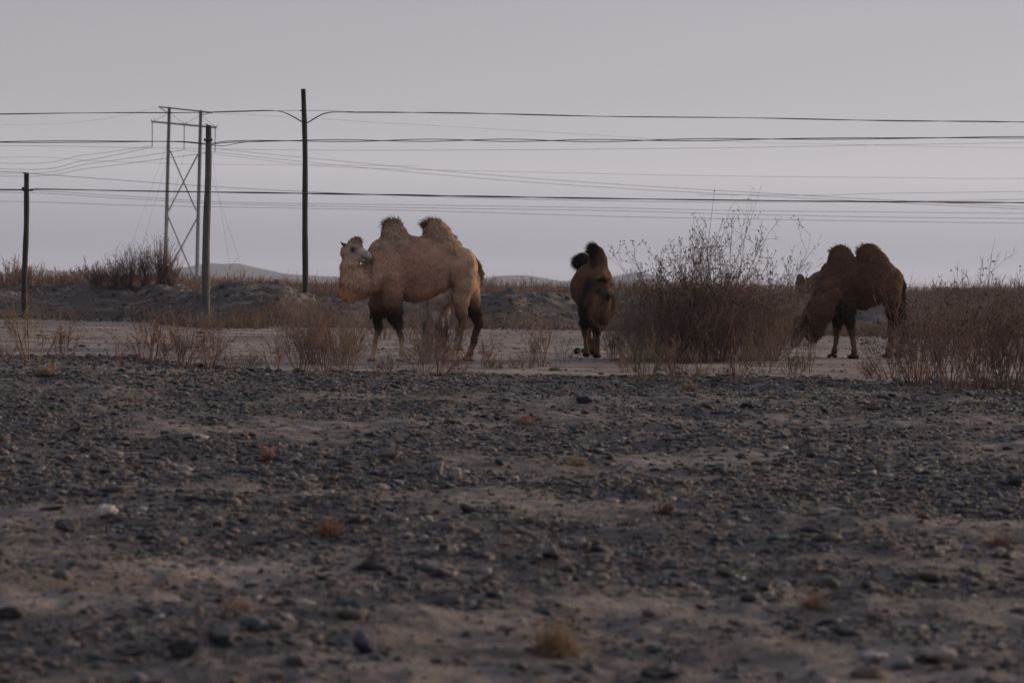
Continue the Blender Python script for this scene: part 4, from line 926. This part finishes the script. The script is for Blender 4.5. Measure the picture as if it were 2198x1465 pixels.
SH = [
 (62, 778, 135, 140, 'yellowish open shrub with few forked stems at far left', dict(colr=YEL, dens=.45, r0=.006)),
 (138, 772, 92, 110, 'thin reddish shrub just right of the yellowish one at left', dict(dens=.5)),
 (20, 775, 60, 90, 'low shrub cut by the left edge of the picture', dict(dens=.6, colr=BRN)),
 (258, 776, 44, 56, 'tiny shrub left of the wide red clump below the poles', dict(dens=.8)),
 (320, 778, 118, 110, 'upright red shrub, left part of the clump below the tower', dict(dens=1.0)),
 (392, 790, 118, 150, 'wide red shrub in the clump below the tower', dict(dens=1.25)),
 (450, 790, 100, 90, 'red shrub right of the clump below the concrete pole', dict(dens=1.0)),
 (500, 792, 45, 70, 'low spreading twigs right of the clump below the concrete pole', dict(dens=.7)),
 (588, 793, 92, 62, 'narrow shrub with upright twigs left of the camels', dict(dens=.9)),
 (645, 800, 130, 110, 'tall reddish shrub between the tall dark pole and pale camel', dict(dens=0.83)),
 (700, 800, 150, 120, 'dense red shrub below the pale camel head', dict(dens=0.98)),
 (752, 800, 125, 90, 'dense shrub in front of the pale camel chest', dict(dens=0.90, colr=BRN)),
 (822, 806, 52, 70, 'low shrub at the front feet of the pale camel', dict(dens=0.75)),
 (836, 800, 48, 40, 'small grey shrub between the front legs of the pale camel', dict(dens=0.75, colr=GRY)),
 (905, 798, 100, 100, 'brown shrub below the belly of the pale camel', dict(dens=0.83, colr=BRN)),
 (925, 776, 110, 80, 'grey brown shrub between the legs of the pale camel pair', dict(dens=0.98, colr=GRY)),
 (960, 774, 95, 70, 'thin grey shrub before the hidden whitish camel', dict(dens=0.90, colr=GRY)),
 (940, 806, 105, 110, 'red shrub leaning right below the hind leg of the pale camel', dict(dens=0.75, lean=.35)),
 (980, 800, 70, 80, 'low red shrub at the hind feet of the pale camel', dict(dens=0.83, lean=.3)),
 (1035, 786, 80, 60, 'thin slanting shrub right of the pale camel hind feet', dict(dens=.4, lean=.3)),
 (1060, 788, 30, 80, 'low grassy scrub right of the pale camel', dict(dens=1.6, colr=YEL)),
 (1140, 787, 84, 50, 'small forked shrub, left of the pair between two camels', dict(dens=.7, colr=BRN)),
 (1166, 787, 128, 56, 'tall slender forked shrub between the pale and brown camels', dict(dens=.75, r0=.006)),
 (1120, 790, 36, 110, 'low brown twigs round the foot of the slender forked shrub', dict(dens=1.0, colr=BRN)),
 (1212, 780, 66, 36, 'single thin twiggy plant left of the brown camel', dict(stems=4)),
 (1345, 800, 75, 70, 'low shrub right of the brown camel feet', dict(dens=.9, colr=YEL)),
 (1385, 818, 118, 130, 'yellowish shrub at the front foot of the tall bush', dict(dens=1.0, colr=GRN)),
 (1455, 822, 92, 110, 'red forked shrub before the tall bush', dict(dens=.8)),
 (1500, 815, 70, 90, 'thin low shrub before the middle of the tall bush', dict(dens=.5)),
 (1640, 800, 100, 100, 'brown shrub between the tall bush and grazing head', dict(dens=.8, colr=BRN)),
 (1700, 808, 70, 110, 'yellow green shrub in front of the grazing head', dict(dens=.7, colr=GRN)),
 (1735, 800, 85, 60, 'sparse twigs under the grazing camel neck', dict(dens=.5)),
 (1880, 812, 60, 90, 'low spreading twigs left of the right thicket', dict(dens=.8, lean=-.2)),
 (1915, 815, 130, 130, 'open shrub at the left of the right thicket', dict(leaf=.10, dens=0.61, lean=-.12, r0=.006)),
 (1950, 800, 110, 80, 'shrub at the rump of the grazing camel with crossing stems', dict(leaf=.10, dens=0.82)),
 (1968, 826, 200, 160, 'tall red stemmed shrub hiding the grazing camel hind feet', dict(leaf=.10, dens=1.02, r0=.006)),
 (2012, 815, 205, 120, 'slim tall shrub behind the red stemmed one in the right thicket', dict(leaf=.10, dens=0.95, colr=BRN)),
 (2045, 835, 215, 160, 'tall dense red shrub in the middle of the right thicket', dict(leaf=.10, dens=1.16, r0=.006)),
 (2085, 812, 205, 120, 'brown shrub in the second row of the right thicket', dict(leaf=.10, dens=1.02, colr=BRN)),
 (2110, 835, 225, 150, 'tall shrub in right thicket with one whip-like stem', dict(leaf=.10, dens=1.09, r0=.006, tall=[(0, 1.28, .02)])),
 (2150, 815, 210, 120, 'brown shrub behind the yellowish one in the right thicket', dict(leaf=.10, dens=1.02, colr=BRN)),
 (2168, 836, 215, 140, 'yellowish shrub near the right edge of the thicket', dict(leaf=.10, dens=1.09, colr=GRN, r0=.006)),
 (2215, 836, 210, 140, 'shrub cut by the right edge of the picture', dict(leaf=.10, dens=1.09)),
 (540, 785, 36, 80, 'low twigs in the gap between the red clump and the narrow shrub', dict(dens=1.2, colr=BRN)),
 (672, 782, 105, 120, 'brown shrub in the second row left of the pale camel', dict(dens=1.4, colr=BRN)),
 (735, 784, 105, 120, 'brown shrub in the second row under the pale camel neck', dict(dens=1.4, colr=BRN)),
 (905, 782, 80, 90, 'brown shrub in the second row under the pale camel belly', dict(dens=1.3, colr=BRN)),
 (1320, 775, 100, 80, 'brown shrub right beside the brown camel', dict(dens=1.2, colr=BRN)),
 (1575, 820, 70, 120, 'low sparse shrub before the right part of the tall clump', dict(dens=.8)),
]
for i, (px, py, h, wd, lab, kw) in enumerate(SH): shrub(px, py, h, wd, lab, 200 + i, **kw)
# the tall bush and its neighbours
TB = dict(name='tall_bush', base=.55, colr=(.135, .085, .068), twigs=8, sub=4, curve=.3, group='leafy bushes of the tall clump')
shrub(1540, 776, 250, 190, 'tallest bush of the clump, its forked tip crossing the lowest wires', 301, dens=1.37, leaf=.35, r0=.008, tall=[(0, 1.42, .04), (1, 1.32, .0), (2, 1.1, .14), (3, 1.1, -.1), (4, 1.2, .05)], var=.5, **TB)
shrub(1460, 778, 230, 180, 'leafy bush forming the left shoulder of the tall clump', 302, dens=1.51, leaf=.32, var=.5, **TB)
shrub(1405, 778, 228, 120, 'narrow leafy bush at the left end of the tall clump', 306, dens=1.37, leaf=.32, var=.5, **TB)
shrub(1620, 776, 225, 150, 'leafy bush forming the right shoulder of the tall clump', 303, dens=1.51, leaf=.32, lean=.06, var=.5, tall=[(0, 1.2, .3)], **TB)
shrub(1500, 778, 252, 120, 'leafy bush just left of the tallest one in the clump', 307, dens=1.44, leaf=.32, var=.5, **TB)
shrub(1365, 778, 170, 110, 'brown bush between the brown camel and the tall clump', 304, dens=1.44, colr=BRN, twigs=8, sub=3)
shrub(1655, 774, 165, 90, 'thin brown bush left of the grazing camel head', 305, dens=1.37, colr=BRN, twigs=8, sub=3)
shrub(1645, 775, 190, 80, 'leafy bush at the right end of the tall clump', 309, dens=1.37, leaf=.4, var=.5, **TB)
for k_, (x_, w_) in enumerate([(1400, 130), (1480, 150), (1560, 150), (1625, 110)]):
    shrub(x_, 774, 105, w_, ['low brush filling the left foot of the tall clump', 'low brush at the foot of the tall clump, left of its middle', 'low brush at the foot of the tall clump, right of its middle', 'low brush filling the right foot of the tall clump'][k_], 410 + k_, dens=2.6, colr=BRN, base=.85, twigs=9, sub=3)
shrub(1742, 0, 172, 40, 'forked bare stem rising above the grazing camel neck', 308, Y=54.0, stems=5, colr=BRN, leaf=.3, group='shrubs on the sand flat behind the camels')
# behind the camels
BH_ = [(640, 90, 110, 58), (700, 95, 110, 60), (770, 90, 120, 56), (830, 85, 110, 58), (890, 90, 110, 55), (945, 90, 110, 60), (1000, 80, 90, 62), (1700, 130, 110, 58), (1745, 145, 70, 57), (1640, 120, 120, 60), (1560, 120, 120, 62), (1420, 130, 120, 60), (1340, 110, 90, 62),
       (1970, 120, 110, 60), (2020, 130, 110, 57), (2075, 125, 110, 62), (2120, 135, 110, 58), (2170, 130, 110, 60), (2215, 130, 100, 62), (1990, 100, 100, 68), (2050, 105, 100, 66), (2110, 105, 100, 69), (2180, 105, 100, 67)]
WHERE = ['behind the shrubs left of the pale camel', 'behind the pale camel neck', 'behind the pale camel chest', 'behind the pale camel front legs', 'behind the pale camel belly', 'behind the pale camel hind legs', 'behind the pale camel tail',
         'behind the grazing head', 'with a forked tip above the grazing camel neck', 'behind the gap left of the grazing head', 'behind the tall bush on its right', 'behind the tall bush on its left', 'right of the brown camel, half hidden',
         'just right of the grazing camel rump', 'behind the right thicket, second from the grazing camel', 'behind the right thicket, third from the grazing camel', 'behind the right thicket near the whip-like stem', 'behind the right thicket near the edge', 'behind the right thicket at the very edge',
         'on the bank foot right of the grazing camel', 'on the bank foot behind the thicket middle', 'on the bank foot behind the whip-like stem', 'on the bank foot near the right edge']
for i, ((px, h, wd, Y), wh) in enumerate(zip(BH_, WHERE)):
    shrub(px, 0, h, wd, 'grey brown shrub ' + wh, 330 + i, Y=float(Y), dens=1.0, colr=GRY if i % 2 else BRN, twigs=7, sub=3, group='shrubs on the sand flat behind the camels')
# shrubs on the left mound
for i, (px, h, wd, lab) in enumerate([(215, 44, 60, 'low shrub at the left end of the mound'), (250, 62, 60, 'shrub left of the tallest one on the mound'), (283, 95, 60, 'tallest shrub on the left mound'),
                                      (318, 74, 50, 'shrub in the middle of the mound'), (350, 92, 50, 'tall shrub on the mound beside the tower foot'), (375, 62, 50, 'shrub at the right end of the mound by the tower')]):
    shrub(px, 0, h, wd, lab, 380 + i, Y=84.0, dens=2.6, colr=(.10, .066, .052), leaf=.12, twigs=5, sub=2, r0=.009, group='shrubs on top of the left mound')
# far brush: one mass nobody could count
def brush():
    r = np.random.default_rng(91); mb = MB()
    n = 15000
    y = np.where(r.random(n) < .5, r.uniform(87, 120, n), r.uniform(120, 330, n)); x = r.uniform(-.25, .25, n) * y
    keep = fbm2(x * .12, y * .08, 93, 3) > -.32; x, y = x[keep], y[keep]; n = len(x)
    h = np.clip(0.36 + .62 * (fbm2(x * .25, y * .15, 95, 4) + .35) + np.abs(r.normal(0, .13, n)), .2, 1.15)
    z = H(x, y); k = 3
    X = np.repeat(np.stack([x, y, z], -1), k, axis=0) + r.normal(0, .1, (n * k, 3)) * np.array([1, 1, 0]); hh = np.repeat(h, k) * r.uniform(.55, 1.1, n * k)
    m = 4; P = np.zeros((n * k, m, 3)); P[:, 0] = X; d = r.normal(0, .22, (n * k, 3)) + np.array([0, 0, 1])
    for i in range(1, m):
        d = d + r.normal(0, .1, d.shape); P[:, i] = P[:, i - 1] + d / np.linalg.norm(d, axis=1, keepdims=True) * (hh / (m - 1))[:, None]
    rr = np.full((n * k, 1), .014) * np.linspace(1, .35, m)[None] * r.uniform(.7, 1.3, (n * k, 1))
    base = np.repeat(np.array((.105, .066, .056)) * r.uniform(.6, 1.45, (n, 1)), k, axis=0)
    V, F = tubes(P, rr, 3); mb.add(V, F, np.repeat(base, m * 3, axis=0))
    kk = 4; i = np.repeat(np.arange(n * k), kk); j = r.integers(1, m - 1, len(i)); f = r.random((len(i), 1)); B0 = P[i, j] * (1 - f) + P[i, j + 1] * f
    Q = np.zeros((len(i), 3, 3)); Q[:, 0] = B0; dd = r.normal(0, .5, (len(i), 3)) + np.array([0, 0, .9]); dd /= np.linalg.norm(dd, axis=1, keepdims=True); ll = hh[i] * r.uniform(.12, .34, len(i))
    Q[:, 1] = B0 + dd * ll[:, None] * .5; Q[:, 2] = B0 + dd * ll[:, None] + np.array([0, 0, .04])
    V, F = tubes(Q, np.tile(np.array([.009, .007, .004]), (len(i), 1)), 3); mb.add(V, F, np.repeat(base[i], 9, axis=0))
    o = mb.build('brush', M['twig']); tag(o, 'band of reddish dry brush covering the plain beyond the bank', 'brush', kind='stuff')
    # low dead scrub at the foot of the bank
    mb = MB(); n = 5200
    x = r.uniform(-17, 17, n); bb = np.interp(x, XB, BB); y = bb + r.normal(.2, 1.1, n)
    px = CX + x / y * FPX; wgt = .12 + .75 * np.exp(-((px - 560) / 130) ** 2) + .5 * np.exp(-((px - 1120) / 60) ** 2) * .3 + .7 * (px > 1950) + .25 * (px > 1300)
    kp = r.random(n) < wgt; x, y = x[kp], y[kp]; n = len(x); z = H(x, y)
    X = np.repeat(np.stack([x, y, z], -1), 5, axis=0); P = np.zeros((n * 5, 3, 3)); P[:, 0] = X; d = r.normal(0, .5, (n * 5, 3)) + np.array([0, 0, 1]); d /= np.linalg.norm(d, axis=1, keepdims=True); hh = r.uniform(.12, .42, n * 5)
    P[:, 1] = X + d * hh[:, None] * .5; P[:, 2] = X + d * hh[:, None] + r.normal(0, .03, (n * 5, 3))
    V, F = tubes(P, np.tile(np.array([.008, .006, .003]), (n * 5, 1)), 3); mb.add(V, F, np.repeat(np.repeat(np.array((.10, .065, .048)) * r.uniform(.6, 1.5, (n, 1)), 5, axis=0), 9, axis=0))
    o = mb.build('scrub', M['twig']); tag(o, 'low dead scrub along the foot of the spoil bank', 'scrub', kind='stuff')
brush()
# straw-coloured tufts in the gravel
def straw_tuft(px, py, wpx, hpx, label, seed, colr=(.25, .15, .075), n=260):
    p = gp(px, py); s = p.y / FPX; r = np.random.default_rng(seed); m = 4
    P = np.zeros((n, m, 3)); P[:, 0] = r.normal(0, wpx * s * .15, (n, 3)) * np.array([1, 1, 0]); az = r.uniform(0, 6.283, n); el = r.uniform(.1, 1.25, n) ** 1
    d = np.stack([np.cos(az) * np.sin(el), np.sin(az) * np.sin(el), np.cos(el)], -1); ln = r.uniform(.4, 1.1, n) * np.where(el > .8, wpx * .62, hpx * 1.1) * s * r.choice([.35, .7, 1.15], n)
    for i in range(1, m): d = d + r.normal(0, .3, d.shape); P[:, i] = P[:, i - 1] + d / np.linalg.norm(d, axis=1, keepdims=True) * (ln / (m - 1))[:, None]
    P[:, :, 2] = np.maximum(P[:, :, 2], -.003)
    V, F = tubes(P, np.tile(np.array([.0016, .0014, .001, .0006]) * (p.y / 10), (n, 1)), 3); mb = MB(); mb.add(V, F, np.repeat((np.array(colr) * .6 + np.mean(colr) * np.array((.3, .26, .22))) * r.uniform(.5, 1.4, (n, 1)), m * 3, axis=0))
    o = mb.build('straw_tuft', M['straw']); o.location = p; tag(o, label, 'dry plant', 'dry tufts growing in the gravel')
straw_tuft(1195, 1400, 130, 85, 'largest golden dry tuft at bottom centre', 1, (.27, .17, .08), 420)
straw_tuft(1748, 1308, 56, 50, 'upright tan tuft at lower right among stones', 2)
straw_tuft(508, 1315, 72, 34, 'low orange brown tuft on a stony rise at lower left', 3, (.26, .14, .07))
straw_tuft(706, 1152, 62, 34, 'small rusty tuft in the left middle of the gravel', 4, (.22, .10, .06))
straw_tuft(575, 992, 34, 38, 'thin rusty tuft between left stones, farther off', 5, (.22, .11, .06), 120)
straw_tuft(100, 806, 70, 18, 'pale flattened tuft on the gravel bank at far left', 6, (.24, .17, .11))
straw_tuft(285, 864, 30, 12, 'tiny orange tuft on the gravel left of the camels', 7, (.26, .15, .07), 100)
straw_tuft(1132, 912, 44, 22, 'pinkish tuft on the gravel below the slender shrub', 8, (.24, .13, .09), 160)
straw_tuft(1240, 1000, 50, 22, 'faint tan tuft right of the central grey stones', 9, (.22, .15, .10), 160)
straw_tuft(1875, 876, 40, 22, 'small tan tuft on the gravel below the grazing camel', 10, (.22, .15, .09), 160)
straw_tuft(1478, 838, 44, 18, 'tan tuft on the gravel rim below the tall bush', 11, (.24, .16, .11), 160)
straw_tuft(2145, 1170, 70, 22, 'flat reddish tuft near the right edge of the gravel', 12, (.18, .09, .06), 160)
straw_tuft(1190, 795, 30, 8, 'tiny greenish tuft on the sand before the brown camel', 13, (.14, .12, .05), 90)

# ------------------------------------------------------------------ haze
def haze():
    x0, x1, y0, y1, z0, z1 = -5300, 5300, -5300, 5300, -1.8, 34
    V = np.array([(x, y, z) for x in (x0, x1) for y in (y0, y1) for z in (z0, z1)], float)
    F = np.array([(0, 1, 3, 2), (4, 6, 7, 5), (0, 4, 5, 1), (2, 3, 7, 6), (0, 2, 6, 4), (1, 5, 7, 3)])
    m = bpy.data.materials.new('haze'); m.use_nodes = True; nt = m.node_tree; nt.nodes.clear()
    o = nt.nodes.new('ShaderNodeOutputMaterial'); v = nt.nodes.new('ShaderNodeVolumePrincipled')
    v.inputs['Color'].default_value = (.72, .79, .96, 1); v.inputs['Density'].default_value = 0.00015; v.inputs['Anisotropy'].default_value = 0.2
    nt.links.new(v.outputs[0], o.inputs['Volume'])
    tag(mesh_np('haze', V, [F], m), 'dusty haze filling the air over the plain', 'haze', kind='stuff')
haze()
print('done', time.time() - T0)
